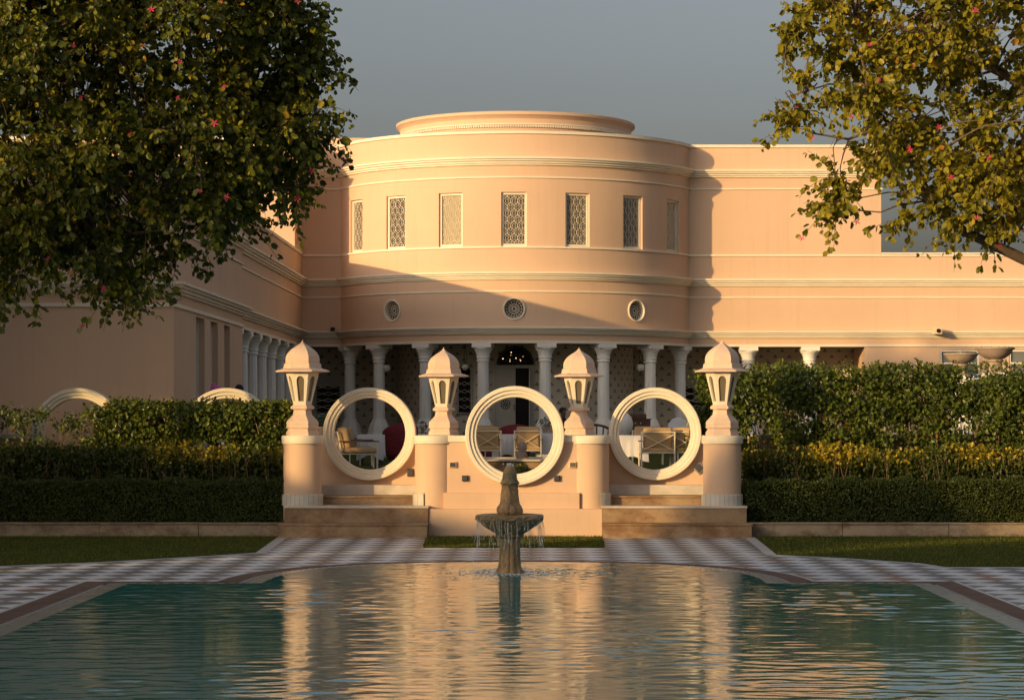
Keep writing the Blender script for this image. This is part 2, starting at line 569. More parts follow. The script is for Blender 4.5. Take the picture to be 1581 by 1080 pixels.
def leaf_mesh(name, P, T, NRM, S, tmpl, mat, tint, parent=None):
    """P positions, T tip directions, NRM rough normals, S sizes, tint 0..1 (all arrays)"""
    tv, tf = tmpl
    T = T / np.maximum(1e-6, np.linalg.norm(T, axis=1, keepdims=True))
    B = np.cross(T, NRM)
    B /= np.maximum(1e-6, np.linalg.norm(B, axis=1, keepdims=True))
    Nn = np.cross(B, T)
    k = len(tv)
    V = P[:, None, :] + S[:, None, None] * (tv[None, :, 0:1] * B[:, None, :] + tv[None, :, 1:2] * T[:, None, :] + tv[None, :, 2:3] * Nn[:, None, :])
    n = len(P)
    V = V.reshape(-1, 3)
    loops, starts, totals = [], [], []
    off = 0
    base = np.arange(n) * k
    allf = []
    per = sum(len(f) for f in tf)
    L = np.concatenate([np.array(f) for f in tf])
    loops = (base[:, None] + L[None, :]).reshape(-1)
    tt = np.array([len(f) for f in tf])
    totals = np.tile(tt, n)
    starts = np.concatenate([[0], np.cumsum(totals)[:-1]])
    me = bpy.data.meshes.new(name)
    me.vertices.add(len(V)); me.vertices.foreach_set('co', V.astype(np.float32).ravel())
    me.loops.add(len(loops)); me.loops.foreach_set('vertex_index', loops.astype(np.int32))
    me.polygons.add(len(totals)); me.polygons.foreach_set('loop_start', starts.astype(np.int32)); me.polygons.foreach_set('loop_total', totals.astype(np.int32))
    me.update(calc_edges=True)
    a = me.attributes.new('tint', 'FLOAT', 'POINT')
    a.data.foreach_set('value', np.repeat(tint, k).astype(np.float32))
    me.materials.append(mat)
    o = bpy.data.objects.new(name, me)
    COL.objects.link(o)
    if parent: o.parent = parent
    return o


def rand_unit(n):
    v = rng.normal(size=(n, 3))
    return v / np.linalg.norm(v, axis=1, keepdims=True)


# ------------------------------------------------------------------ setting: ground, paving, lawns
def sheet(name, pts, z, mat, kind='structure'):
    o = MB().add([(p[0], p[1], z) for p in pts], [tuple(range(len(pts)))]).build(name, mat)
    return tag(o, kind=kind)


sheet('ground', [(-400, -300), (400, -300), (400, 700), (-400, 700)], -0.012, M['lawn'])
sheet('pavement', [(-26, -6), (26, -6), (26, 48.4), (-26, 48.4)], 0.0, M['checker'])

# pool outline (water)
PXC, PYB, PHW = -0.28, 34.4, 3.65


def pool_outline():
    pts = [(-5.85, 6.0), (-5.85, PYB)]
    for i in range(49):
        t = PI - PI * i / 48
        c, s = math.cos(t), math.sin(t)
        e = 2 / 2.5
        pts.append((PXC + PHW * math.copysign(abs(c) ** e, c), PYB + 5.0 * abs(s) ** e))
    pts += [(5.42, PYB), (5.42, 6.0)]
    return pts          # travels with outward on the left


PO = pool_outline()
POr = PO[::-1]          # outward on the right-hand side


def band(name, o0, o1, z, mat):
    return tag(MB().sweep(POr, [(o1, z), (o0, z)]).build(name, mat), kind='structure')


tag(MB().sweep(POr, [(0.80, 0.001), (0.80, 0.006), (0.71, 0.006)]).build('pavement_border', M['strip']), kind='structure')
band('pavement_coping', 0.36, 0.72, 0.012, M['brick'])
band('pavement_ledge', -0.12, 0.30, 0.016, M['ledge'])
# overflow channel with slats
tag(MB().sweep(POr, [(0.37, 0.009), (0.29, 0.009)]).build('pavement_channel', M['grate']), kind='structure')
gm = MB()
acc = 0.0
for a, b in zip(POr, POr[1:]):
    a, b = Vector(a), Vector(b)
    L = (b - a).length
    d = (b - a).normalized()
    nrm = Vector((d.y, -d.x))
    s = (0.16 - acc % 0.16)
    while s < L:
        p = a + d * s
        if p.y > 20:
            q0, q1 = p + nrm * 0.295, p + nrm * 0.365
            h = d * 0.045
            gm.add([(*(q0 - h), 0.014), (*(q0 + h), 0.014), (*(q1 + h), 0.014), (*(q1 - h), 0.014)], [(0, 1, 2, 3)])
        s += 0.16
    acc += L
tag(gm.build('pavement_slats', M['strip']), kind='structure')

# water surface with real waves
gx = np.arange(-5.95, 5.52, 0.04)
gy = np.concatenate([np.arange(6.0, 19.0, 0.5), np.arange(19.0, 39.4, 0.032)])
GX, GY = np.meshgrid(gx, gy)
H = np.zeros_like(GX)
wr = np.random.default_rng(3)
for i in range(90):
    lam = min(1.0, max(0.14, 0.34 * math.exp(wr.normal(0, 0.42))))
    th = wr.normal(0, 0.48)
    kx, ky = math.sin(th) * 2 * PI / lam, math.cos(th) * 2 * PI / lam
    H += 0.0055 * lam / (2 * PI) * np.sin(kx * GX + ky * GY + wr.uniform(0, 6.28))
FXP, FYP = X(787, 36.6), 36.6
rr_ = np.hypot(GX - FXP, GY - FYP)
H += 0.010 * np.exp(-rr_ / 1.6) * np.sin(rr_ * 24) * 0.6 + 0.006 * np.exp(-rr_ / 0.9) * wr.normal(size=GX.shape)
modu = 0.75 + 0.5 * np.sin(GX * 0.9 + 1.3) * np.sin(GY * 0.55)
H = H * modu + 0.035
def inside(x, y):
    if -5.35 <= x <= 5.55 and y <= PYB: return True
    if y > PYB:
        return (abs(x - PXC) / PHW) ** 2.5 + ((y - PYB) / 5.05) ** 2.5 <= 1.0
    return False
ny, nx = GX.shape
ins = ((GX >= -5.86) & (GX <= 5.43) & (GY <= PYB)) | ((GY > PYB) & ((np.abs(GX - PXC) / PHW) ** 2.5 + (np.maximum(GY - PYB, 0) / 5.0) ** 2.5 <= 1.0))
cell = ins[:-1, :-1] & ins[1:, :-1] & ins[:-1, 1:] & ins[1:, 1:]
jj, ii = np.nonzero(cell)
q = np.stack([jj * nx + ii, jj * nx + ii + 1, (jj + 1) * nx + ii + 1, (jj + 1) * nx + ii], 1)
me = bpy.data.meshes.new('water')
Vw = np.stack([GX, GY, H], -1).reshape(-1, 3)
me.vertices.add(len(Vw)); me.vertices.foreach_set('co', Vw.astype(np.float32).ravel())
me.loops.add(q.size); me.loops.foreach_set('vertex_index', q.astype(np.int32).ravel())
me.polygons.add(len(q)); me.polygons.foreach_set('loop_start', (np.arange(len(q)) * 4).astype(np.int32)); me.polygons.foreach_set('loop_total', np.full(len(q), 4, np.int32))
me.update(calc_edges=True)
me.polygons.foreach_set('use_smooth', [True] * len(q))
me.materials.append(M['water'])
wo = bpy.data.objects.new('water', me); COL.objects.link(wo); tag(wo, kind='structure')


def Yg(py): return CH * F / (py - VY)


def lawn(pts, nblades, name):
    sheet('lawn', pts, 0.006, M['lawn'])
    # white edging strip drawn as a narrow sheet on the pavement side is part of the paving
    P = np.array(pts)
    x0, y0 = P.min(0); x1, y1 = P.max(0)
    out = []
    while sum(len(o) for o in out) < nblades:
        c = np.stack([rng.uniform(x0, x1, 20000), rng.uniform(y0, y1, 20000)], 1)
        ok = np.zeros(len(c), bool)
        j = len(P) - 1
        for i in range(len(P)):
            xi, yi, xj, yj = *P[i], *P[j]
            cond = ((yi > c[:, 1]) != (yj > c[:, 1])) & (c[:, 0] < (xj - xi) * (c[:, 1] - yi) / (yj - yi + 1e-12) + xi)
            ok ^= cond
            j = i
        out.append(c[ok])
    c = np.concatenate(out)[:nblades]
    P3 = np.column_stack([c, np.full(len(c), 0.005)])
    T = np.column_stack([rng.normal(0, 0.45, len(c)), rng.normal(0, 0.45, len(c)), np.ones(len(c))])
    S = rng.uniform(0.025, 0.06, len(c))
    tm = (np.array([(-0.12, 0, 0), (0.12, 0, 0), (0, 1, 0)]), [(0, 1, 2)])
    g = leaf_mesh('grass', P3, T, rand_unit(len(c)), S, tm, M['blade'], rng.uniform(0, 1, len(c)))
    tag(g, name, 'grass', kind='stuff')


lawn([(-12.5, 48.25), (-5.15, 48.25), (-4.95, Yg(853)), (X(300, Yg(859)), Yg(859)), (X(150, Yg(867.5)), Yg(867.5)), (-9.0, Yg(875)), (-12.5, Yg(877))], 26000, 'short green lawn in front of the left clipped hedge')
lawn([(12.0, 48.25), (4.42, 48.25), (X(1199, Yg(856)), Yg(856)), (X(1300, Yg(861)), Yg(861)), (X(1420, Yg(869)), Yg(869)), (X(1460, Yg(875)), Yg(875)), (12.0, Yg(875))], 26000, 'short green lawn in front of the right clipped hedge')
lawn([(X(658, 48.1), 48.1), (X(930, 48.1), 48.1), (X(934, Yg(845)), Yg(845)), (X(653, Yg(845)), Yg(845))], 15000, 'small grass strip at the foot of the central ring wall')
# white edging strips of the paving
for ln in ([(-5.15, 48.3), (-4.95, Yg(853)), (X(300, Yg(859)), Yg(859)), (X(150, Yg(867.5)), Yg(867.5)), (-9.0, Yg(875)), (-13, Yg(877))],
           [(13, Yg(875)), (X(1460, Yg(875)), Yg(875)), (X(1420, Yg(869)), Yg(869)), (X(1300, Yg(861)), Yg(861)), (X(1199, Yg(856)), Yg(856)), (4.42, 48.3)]):
    tag(MB().sweep(ln[::-1], [(0.20, 0.004), (0.0, 0.004)]).build('pavement_edging', M['strip']), kind='structure')

TZ = 1.2            # terrace level
sheet('terrace_lawn', [(-60, 52.2), (-4.5, 52.2), (-4.5, 50.0), (3.55, 50.0), (3.55, 52.2), (60, 52.2), (60, 130), (-60, 130)], TZ, M['lawn'])
# raised bed soil behind the kerbs
tag(MB().box(-40, -5.1, 48.45, 52.0, 0.0, 0.26).build('ground_bed', M['soil']), kind='structure')
tag(MB().box(4.32, 40, 48.45, 52.0, 0.0, 0.26).build('ground_bed', M['soil']), kind='structure')

# ------------------------------------------------------------------ the palace
B = thing('palace_building', 'pink palace with round bay, colonnade, lattice windows and cornices behind the garden', 'building', (0, 0, 0))


def arc(a0, a1, n, r=DR): return [(CX + r * math.sin(a0 + (a1 - a0) * i / n), CY - r * math.cos(a0 + (a1 - a0) * i / n)) for i in range(n + 1)]


LX, LXB, LY0, LY1, LYU = -8.25, -8.05, 53.5, 66.1, 82.5
XE = 12.3
Z0, ZA, ZR1, ZR2 = 1.66, 4.86, 8.17, 12.0
path_left = [(-45, LY0), (LXB, LY0), (LXB, LY1), (LX, LY1), (LX, DW)]
path_mid = [(CX - JX, DW)] + arc(-JA, JA, 56)[1:-1] + [(CX + JX, DW)]
path_low = path_left + path_mid + [(45, DW)]
path_high = [(-45, LYU), (LX, LYU), (LX, DW)] + path_mid + [(XE, DW), (XE, 96)]

# walls
WA = R_(19)
win_a = [i * WA for i in (-3, -2, -1, 0, 1, 2, 3)]
WW = 0.435 / DR
wz0, wz1 = 8.13, 9.95


def cyl(u, z, d): return (CX + (DR - d) * math.sin(u), CY - (DR - d) * math.cos(u), z)


RW = 0.34
rects = [(a - WW, a + WW, wz0, wz1, 0.16) for a in win_a]
circs = [(a, 6.02, RW, RW / DR * 1.3, 0.14) for a in (R_(-39.3), 0.0, R_(39.3))]
MB().panel(cyl, -JA, JA, ZA, ZR2, rects, circs, du=R_(2.0)).build('bay_wall', M['stucco'], B, 30)


def flatx(y0):
    return lambda u, z, d: (u, y0 + d, z)


def flaty(x0): return lambda u, z, d: (x0 - d, u, z)


MB().panel(flatx(DW), LX, CX - JX, ZA, ZR2).build('wing_wall', M['stucco'], B)
rw = MB().panel(flatx(DW), CX + JX, XE, ZA, ZR2).panel(flatx(DW), XE, 45, ZA, ZR1)
rw.add([(XE, DW, ZR1), (XE, 97, ZR1), (XE, 97, ZR2), (XE, DW, ZR2)], [(0, 1, 2, 3)])
wx = [(X(1451, DW), X(1512, DW)), (X(1558, DW), X(1625, DW)), (X(1700, DW), X(1760, DW))]
rw.panel(flatx(DW), X(1335, DW), 45, TZ, ZA, [(a, b, 2.6, 4.76, 0.14) for a, b in wx])
rw.build('wing_wall', M['stucco'], B)
tw = [(57.05, 58.5), (59.6, 60.95), (62.2, 63.35)]
lw = MB().panel(flatx(LY0), -45, LXB, TZ, ZR1)
lw.panel(flaty(LXB), LY0, LY1, TZ, ZR1, [(a, b, TZ + 0.02, 4.78, 0.22) for a, b in tw])
lw.add([(LXB, LY1, TZ), (LX, LY1, TZ), (LX, LY1, ZR1), (LXB, LY1, ZR1)], [(0, 1, 2, 3)])
lw.panel(flaty(LX), LY1, DW, ZA, ZR1)
lw.panel(flatx(LYU), -45, LX, ZR1 - 0.4, ZR2).panel(flaty(LX), LYU, DW, ZR1, ZR2)
lw.build('side_wing_wall', M['stucco'], B)
for a, b in tw:
    w = MB().box(LXB - 0.32, LXB - 0.20, a, b, TZ, 4.78).build('tall_window', M['pane_grey'], B)
    MB().box(LXB - 0.21, LXB - 0.15, a, a + 0.07, TZ, 4.78).box(LXB - 0.21, LXB - 0.15, b - 0.07, b, TZ, 4.78).build('frame', M['column'], w)
for a, b in wx:
    w = MB().box(a, b, DW + 0.12, DW + 0.18, 2.6, 4.76).build('window', M['pane_grey'], B)
    fm = MB()
    for q in (a, b - 0.07, (a + b) / 2 - 0.05): fm.box(q, q + (0.07 if q != (a + b) / 2 - 0.05 else 0.1), DW + 0.04, DW + 0.11, 2.6, 4.76)
    for z in (2.6, 3.7, 4.25, 4.69): fm.box(a + 0.07, b - 0.07, DW + 0.05, DW + 0.1, z, z + 0.06)
    fm.build('frame', M['column'], w)

# roofs
MB().add([(p[0], p[1], ZR2 - 0.35) for p in arc(-JA, JA, 40)], [tuple(range(41))]).add([(LX, DW, ZR2 - 0.35), (XE, DW, ZR2 - 0.35), (XE, 97, ZR2 - 0.35), (LX, 97, ZR2 - 0.35)], [(0, 1, 2, 3)]).add([(-45, LYU, ZR2 - 0.35), (LX, LYU, ZR2 - 0.35), (LX, 97, ZR2 - 0.35), (-45, 97, ZR2 - 0.35)], [(0, 1, 2, 3)]).add([(-45, LY0, ZR1 - 0.3), (LX, LY0, ZR1 - 0.3), (LX, LYU, ZR1 - 0.3), (-45, LYU, ZR1 - 0.3)], [(0, 1, 2, 3)]).build('roof', M['roof'], B)


def cornice(path, z0, z1, out, name='cornice', mat='trim'):
    h = z1 - z0
    pr = [(0.0, z0 - 0.02), (out * 0.28, z0), (out * 0.28, z0 + h * 0.16), (out * 0.50, z0 + h * 0.22), (out * 0.52, z0 + h * 0.42),
          (out * 0.75, z0 + h * 0.50), (out * 0.80, z0 + h * 0.70), (out, z0 + h * 0.76), (out, z1), (0.0, z1 + 0.015)]
    return MB().sweep(path, pr).build(name, M[mat], B, 25)


def string(path, z0, z1, out, name='string_course', mat='trim'):
    return MB().sweep(path, [(0, z0), (out, z0 + 0.004), (out, z1 - 0.004), (0, z1)]).build(name, M[mat], B)


cornice(path_low, 5.17, 5.41, 0.26)
string(path_low, ZA - 0.002, ZA + 0.09, 0.05, 'architrave')
cornice(path_low, 7.0, 7.26, 0.24)
string(path_low, 6.58, 6.635, 0.04)
cornice(path_high, 10.86, 11.12, 0.26)
string(path_high, 10.42, 10.475, 0.045)
string([(LX, DW)] + path_mid + [(45, DW)], 8.06, 8.13, 0.05, 'sill_course')
string(path_high, ZR2 - 0.09, ZR2 + 0.02, 0.06, 'parapet_coping')
string(path_left, ZR1 - 0.07, ZR1 + 0.03, 0.05, 'parapet_coping')
string([(XE, DW), (45, DW)], ZR1 - 0.03, ZR1 + 0.03, 0.07, 'parapet_coping')
# copings need a top
MB().sweep(path_high, [(0.06, ZR2 + 0.021), (-0.3, ZR2 + 0.021), (-0.3, ZR2 - 0.4)]).build('parapet_top', M['trim'], B)
MB().sweep(path_left, [(0.05, ZR1 + 0.031), (-0.3, ZR1 + 0.031), (-0.3, ZR1 - 0.3)]).build('parapet_top', M['trim'], B)

# roof ring with dentils
rp = [(RR - 0.10, 11.6), (RR - 0.10, 12.28), (RR - 0.04, 12.30), (RR - 0.04, 12.34), (RR - 0.09, 12.36), (RR - 0.08, 12.72), (RR - 0.02, 12.80), (RR + 0.06, 12.86), (RR + 0.06, 12.95), (RR, 12.98), (RR - 0.3, 12.98), (RR - 0.3, 12.6), (0.02, 12.62)]
ro = MB().lathe(rp, (CX, CY, 0), 96).build('roof_ring', M['stucco'], B, 30)
dm = MB()
for i in range(150):
    a = -R_(88) + R_(176) * i / 149
    p = Vector((CX + (RR - 0.06) * math.sin(a), CY - (RR - 0.06) * math.cos(a), 0))
    t = Vector((math.cos(a), math.sin(a), 0)) * 0.028
    n = Vector((math.sin(a), -math.cos(a), 0)) * 0.045
    vs = []
    for z in (12.42, 12.50):
        vs += [(*(p - t - n)[:2], z), (*(p + t - n)[:2], z), (*(p + t + n)[:2], z), (*(p - t + n)[:2], z)]
    dm.add(vs, [(0, 1, 2, 3), (4, 7, 6, 5), (0, 4, 5, 1), (1, 5, 6, 2), (2, 6, 7, 3), (3, 7, 4, 0)])
dm.build('dentil_band', M['trim'], ro)
MB().lathe([(RR - 0.10, 12.50), (RR - 0.03, 12.52), (RR - 0.03, 12.55), (RR - 0.1, 12.57)], (CX, CY, 0), 96, cap=False).build('ring_moulding', M['trim'], ro, 30)

MB().box(X(470, 96), X(590, 96), 96, 98, 11.0, Z(213, 96)).build('roof_block', M['stucco'], B)

# lattice windows of the bay
for wi, a in enumerate(win_a):
    fr = MB()
    dep = 0.13
    fw = 0.075 / DR
    for (ua, ub, za, zb) in ((a - WW, a - WW + fw, wz0, wz1), (a + WW - fw, a + WW, wz0, wz1), (a - WW + fw, a + WW - fw, wz0, wz0 + 0.08), (a - WW + fw, a + WW - fw, wz1 - 0.08, wz1)):
        vs = [cyl(ua, za, dep - 0.05), cyl(ub, za, dep - 0.05), cyl(ub, zb, dep - 0.05), cyl(ua, zb, dep - 0.05), cyl(ua, za, dep + 0.03), cyl(ub, za, dep + 0.03), cyl(ub, zb, dep + 0.03), cyl(ua, zb, dep + 0.03)]
        fr.add(vs, [(0, 1, 2, 3), (0, 4, 5, 1), (1, 5, 6, 2), (2, 6, 7, 3), (3, 7, 4, 0)])
    # surround lip
    w = fr.build('window', M['trim'], B)
    pn = MB().add([cyl(a - WW, wz0, 0.155), cyl(a + WW, wz0, 0.155), cyl(a + WW, wz1, 0.155), cyl(a - WW, wz1, 0.155)], [(0, 1, 2, 3)])
    pn.build('pane', M['pane_blind'] if wi in (2, 6) else M['pane'], w)
    lt = MB()
    iw = (WW - fw) * DR

    def LP(x, z): return cyl(a + x / DR, z, 0.125)
    zz0, zz1 = wz0 + 0.08, wz1 - 0.08
    rows, cols = 8, 3
    ch = (zz1 - zz0) / rows
    cw = 2 * iw / cols
    for r_ in range(rows + 1):
        for c_ in range(cols + 1):
            ox = 0.5 * cw if r_ % 2 else 0.0
            cx_, cz_ = -iw + c_ * cw + ox, zz0 + r_ * ch
            for rad, n in ((0.5 * cw, 12), (0.27 * cw, 6)):
                seg = []
                for k in range(n + 1):
                    t = 2 * PI * k / n
                    px_, pz_ = cx_ + rad * math.cos(t), cz_ + rad * 1.15 * math.sin(t)
                    inside_ = -iw <= px_ <= iw and zz0 <= pz_ <= zz1
                    if inside_: seg.append(LP(px_, pz_))
                    if (not inside_ or k == n) and seg:
                        if len(seg) > 1: lt.tube(seg, 0.0068, 3, False)
                        seg = []
    for c_ in range(cols * 2 + 1):
        x_ = -iw + c_ * cw / 2
        pts_ = []
        for k in range(rows * 2 + 1):
            xx = x_ + (cw * 0.25 if k % 2 else -cw * 0.0)
            if -iw <= xx <= iw: pts_.append(LP(xx, zz0 + k * ch / 2))
        if len(pts_) > 1: lt.tube(pts_, 0.006, 3, False)
    lt.build('lattice', M['trim'], w)

for a in (R_(-39.3), 0.0, R_(39.3)):
    def CP(r, t, d, a=a): return cyl(a + r * math.cos(t) / DR, 6.02 + r * math.sin(t), d)
    fm = MB()
    pr = [(RW + 0.045, -0.002), (RW + 0.045, -0.04), (RW + 0.01, -0.05), (RW - 0.015, -0.03), (RW - 0.015, 0.12)]
    n = 40
    vs = [CP(r, 2 * PI * k / n, d) for k in range(n) for (r, d) in pr]
    L_ = len(pr)
    fm.add(vs, [(k * L_ + j, k * L_ + j + 1, ((k + 1) % n) * L_ + j + 1, ((k + 1) % n) * L_ + j) for k in range(n) for j in range(L_ - 1)])
    w = fm.build('round_window', M['trim'], B, 35)
    MB().add([CP(RW, 2 * PI * k / n, 0.125) for k in range(n)], [tuple(range(n))]).build('pane', M['pane'], w)
    g = MB()
    for k in range(16):
        t = 2 * PI * k / 16
        g.tube([CP(0.05, t, 0.10), CP(RW - 0.015, t, 0.10)], 0.0075, 4, False)
    for r in (0.06, 0.17, 0.27):
        g.tube([CP(r, 2 * PI * k / 24, 0.10) for k in range(25)], 0.0075, 4, False)
    g.build('grille', M['trim'], w)

# veranda: plinth, ceiling, rotunda, back walls
plin = MB().sweep([(LX + 1.2, DW - 0.7), (CX - 6.9, DW - 0.7)] + arc(-R_(66), R_(66), 40, 7.5) + [(CX + 6.9, DW - 0.7), (13, DW - 0.7)],
                  [(0.35, TZ), (0.35, TZ + 0.16), (0.17, TZ + 0.16), (0.17, TZ + 0.31), (0, TZ + 0.31), (0, Z0), (-1.6, Z0)])
plin.add([(LX - 4, LY1, Z0), (LX + 0.5, LY1, Z0), (LX + 0.5, DW - 0.7, Z0), (LX - 4, DW - 0.7, Z0), (LX + 0.5, LY1, TZ), (LX + 0.5, DW - 0.7, TZ)], [(0, 1, 2, 3), (1, 4, 5, 2)])
plin.add([(LX - 4, DW - 0.7, Z0 - 0.004), (14, DW - 0.7, Z0 - 0.004), (14, 96, Z0 - 0.004), (LX - 4, 96, Z0 - 0.004)], [(0, 1, 2, 3)])
plin.build('plinth', M['floor'], B)
cl = MB().add([(p[0], p[1], ZA + 0.003) for p in arc(-JA, JA, 40)], [tuple(range(41))])
cl.add([(LX - 4, LY1, ZA + 0.003), (LX, LY1, ZA + 0.003), (LX, 96, ZA + 0.003), (LX - 4, 96, ZA + 0.003)], [(0, 1, 2, 3)])
cl.add([(LX, DW, ZA + 0.003), (45, DW, ZA + 0.003), (45, 96, ZA + 0.003), (LX, 96, ZA + 0.003)], [(0, 1, 2, 3)])
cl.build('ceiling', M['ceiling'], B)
MB().lathe([(RR, Z0), (RR, ZA)], (CX, CY, 0), 80, PI, 2 * PI, cap=False).build('rotunda_wall', M['motif_cyl'], B, 30)
bw = MB().panel(flatx(CY + 0.6), LX - 4, 14, Z0, ZA)
bw.build('veranda_wall', M['motif'], B)
MB().panel(flaty(LX - 2.6), LY1, 96, Z0, ZA).box(LX - 2.58, LX - 2.5, 71, 72.2, Z0, 3.9).build('veranda_wall', M['floor'], B)
MB().add([(X(1335, DW), DW, TZ), (X(1335, DW), 90, TZ), (X(1335, DW), 90, ZA), (X(1335, DW), DW, ZA)], [(0, 1, 2, 3)]).build('veranda_wall', M['stucco'], B)


# columns
def column_parts(parent):
    sh = MB().lathe([(0.215, 0.62), (0.205, 1.2), (0.19, 2.62)], (0, 0, 0), 12).build('column', M['column'], parent, 20)
    MB().lathe([(0.44, 0.0), (0.44, 0.13), (0.40, 0.16), (0.385, 0.30), (0.33, 0.45), (0.27, 0.58), (0.245, 0.64)], (0, 0, 0), 8, PI / 8, 2 * PI + PI / 8).build('base', M['column'], sh, 20)
    MB().lathe([(0.195, 2.58), (0.23, 2.60), (0.23, 2.645), (0.20, 2.66), (0.205, 2.70), (0.24, 2.72), (0.225, 2.76), (0.235, 2.84), (0.28, 2.95), (0.34, 3.02), (0.31, 3.06)], (0, 0, 0), 16).box(-0.33, 0.33, -0.33, 0.33, 3.062, 3.196).build('capital', M['column'], sh, 25)
    return sh


col0 = column_parts(B)
places = []
for i in range(8):
    a = WA * (i - 3.5)
    places.append((CX + (DR - 0.24) * math.sin(a), CY - (DR - 0.24) * math.cos(a), a))
for px in (1155, 1250): places.append((X(px, DW + 0.25), DW + 0.25, 0))
for y in (67.1, 69.4, 71.8, 74.3, 76.9, 79.6, 82.3): places.append((LX - 0.25, y, 0))
for i, (x, y, a) in enumerate(places):
    c = col0 if i == 0 else copy_tree(col0, B)
    c.location = (x, y, Z0)
    c.rotation_euler = (0, 0, a)

# door, fanlight
YD = CY - RR - 0.03
dxl, dxo, dxr = X(765, YD), X(796, YD), X(819, YD)
ZD = Z(568, YD)
fr = MB().box(dxl - 0.13, dxl, YD - 0.1, YD + 0.2, Z0, ZD + 0.1).box(dxr, dxr + 0.13, YD - 0.1, YD + 0.2, Z0, ZD + 0.1).box(dxl, dxr, YD - 0.1, YD + 0.2, ZD, ZD + 0.1)
fr.build('door_frame', M['door'], B)
MB().box(dxo, dxr, YD - 0.005, YD + 0.1, Z0, ZD).build('doorway', M['dark'], B)
d = MB().box(dxl, dxo, YD - 0.05, YD + 0.05, Z0 + 0.02, ZD, 0.008).build('door', M['door'], B)
for (z0, z1) in ((Z0 + 0.15, Z0 + 0.75), (ZD - 0.62, ZD - 0.12)):
    a, b = dxl + 0.1, dxo - 0.1
    pm = MB()
    for q in ((a, b, z0, z0 + 0.035), (a, b, z1 - 0.035, z1), (a, a + 0.035, z0 + 0.035, z1 - 0.035), (b - 0.035, b, z0 + 0.035, z1 - 0.035)):
        pm.box(q[0], q[1], YD - 0.065, YD - 0.051, q[2], q[3])
    pm.build('panel', M['door'], d)
lm = MB()
for zc in (Z0 + 1.15, Z0 + 1.62):
    xc = (dxl + dxo) / 2
    for k in range(10):
        t = 2 * PI * k / 10
        lm.tube([(xc + 0.03 * math.cos(t), YD - 0.057, zc + 0.03 * math.sin(t)), (xc + 0.16 * math.cos(t + 0.3), YD - 0.057, zc + 0.16 * math.sin(t + 0.3))], 0.014, 4)
    lm.tube([(xc + 0.16 * math.cos(2 * PI * k / 20), YD - 0.057, zc + 0.16 * math.sin(2 * PI * k / 20)) for k in range(21)], 0.012, 4)
lm.build('fretwork', M['bronze'], d)
MB().box(dxo - 0.06, dxo - 0.03, YD - 0.10, YD - 0.051, Z0 + 0.95, Z0 + 1.15, 0.006).build('handle', M['bronze'], d)
d2 = MB().box(dxr - 0.05, dxr - 0.006, YD - 0.45, YD - 0.06, Z0 + 0.02, ZD - 0.02, 0.006).build('door', M['door'], B)
fx, fz, fr_ = X(796, YD), Z(563, YD), 0.62
n = 24
fan = MB().add([(fx, YD - 0.02, fz)] + [(fx + fr_ * math.cos(PI * k / n), YD - 0.02, fz + fr_ * math.sin(PI * k / n)) for k in range(n + 1)], [(0, k, k + 1) for k in range(1, n + 1)]).build('fanlight', M['dark'], B)
sm = MB()
for k in range(9):
    t = PI * k / 8
    sm.tube([(fx + 0.1 * math.cos(t), YD - 0.04, fz + 0.1 * math.sin(t)), (fx + fr_ * math.cos(t), YD - 0.04, fz + fr_ * math.sin(t))], 0.009, 4)
for r in (0.1, 0.36, fr_): sm.tube([(fx + r * math.cos(PI * k / 20), YD - 0.04, fz + r * math.sin(PI * k / 20)) for k in range(21)], 0.01 if r < fr_ else 0.04, 5)
sm.build('glazing_bar', M['bronze'], fan)
rb = random.Random(4)
for k in range(11):
    t, r = PI * rb.uniform(0.08, 0.92), rb.uniform(0.2, 0.55)
    MB().sphere((fx + r * math.cos(t), YD - 0.05, fz + r * math.sin(t)), rb.uniform(0.006, 0.017), 6, 4).build('bulb', M['bulb'], fan)
# fretted arched panels either side on the rotunda and doors on the back wall
for a in (R_(-23.5), R_(32)):
    w = MB()
    c = (CX + (RR + 0.02) * math.sin(a), CY - (RR + 0.02) * math.cos(a))
    t = Vector((math.cos(a), math.sin(a)))
    pts = [(-0.26, 0.85), (0.26, 0.85)] + [(0.26 * math.cos(PI * k / 10), 2.25 + 0.26 * math.sin(PI * k / 10)) for k in range(11)]
    nrm = Vector((math.sin(a), -math.cos(a)))
    f3 = [(c[0] + t.x * x + nrm.x * 0.05, c[1] + t.y * x + nrm.y * 0.05, Z0 + z) for x, z in pts]
    w.add(f3, [tuple(range(len(f3)))])
    wo_ = w.build('niche_window', M['dark'], B)
    g = MB().tube(f3 + [f3[0]], 0.035, 5)
    for k in range(5):
        z = 1.0 + 0.27 * k
        q = [(c[0] + t.x * x + nrm.x * 0.07, c[1] + t.y * x + nrm.y * 0.07, Z0 + zz) for x, zz in ((-0.25, z), (0, z + 0.13), (0.25, z))]
        g.tube(q, 0.012, 4)
        q = [(c[0] + t.x * x + nrm.x * 0.07, c[1] + t.y * x + nrm.y * 0.07, Z0 + zz) for x, zz in ((-0.25, z + 0.13), (0, z), (0.25, z + 0.13))]
        g.tube(q, 0.012, 4)
    g.build('frame', M['door'], wo_)
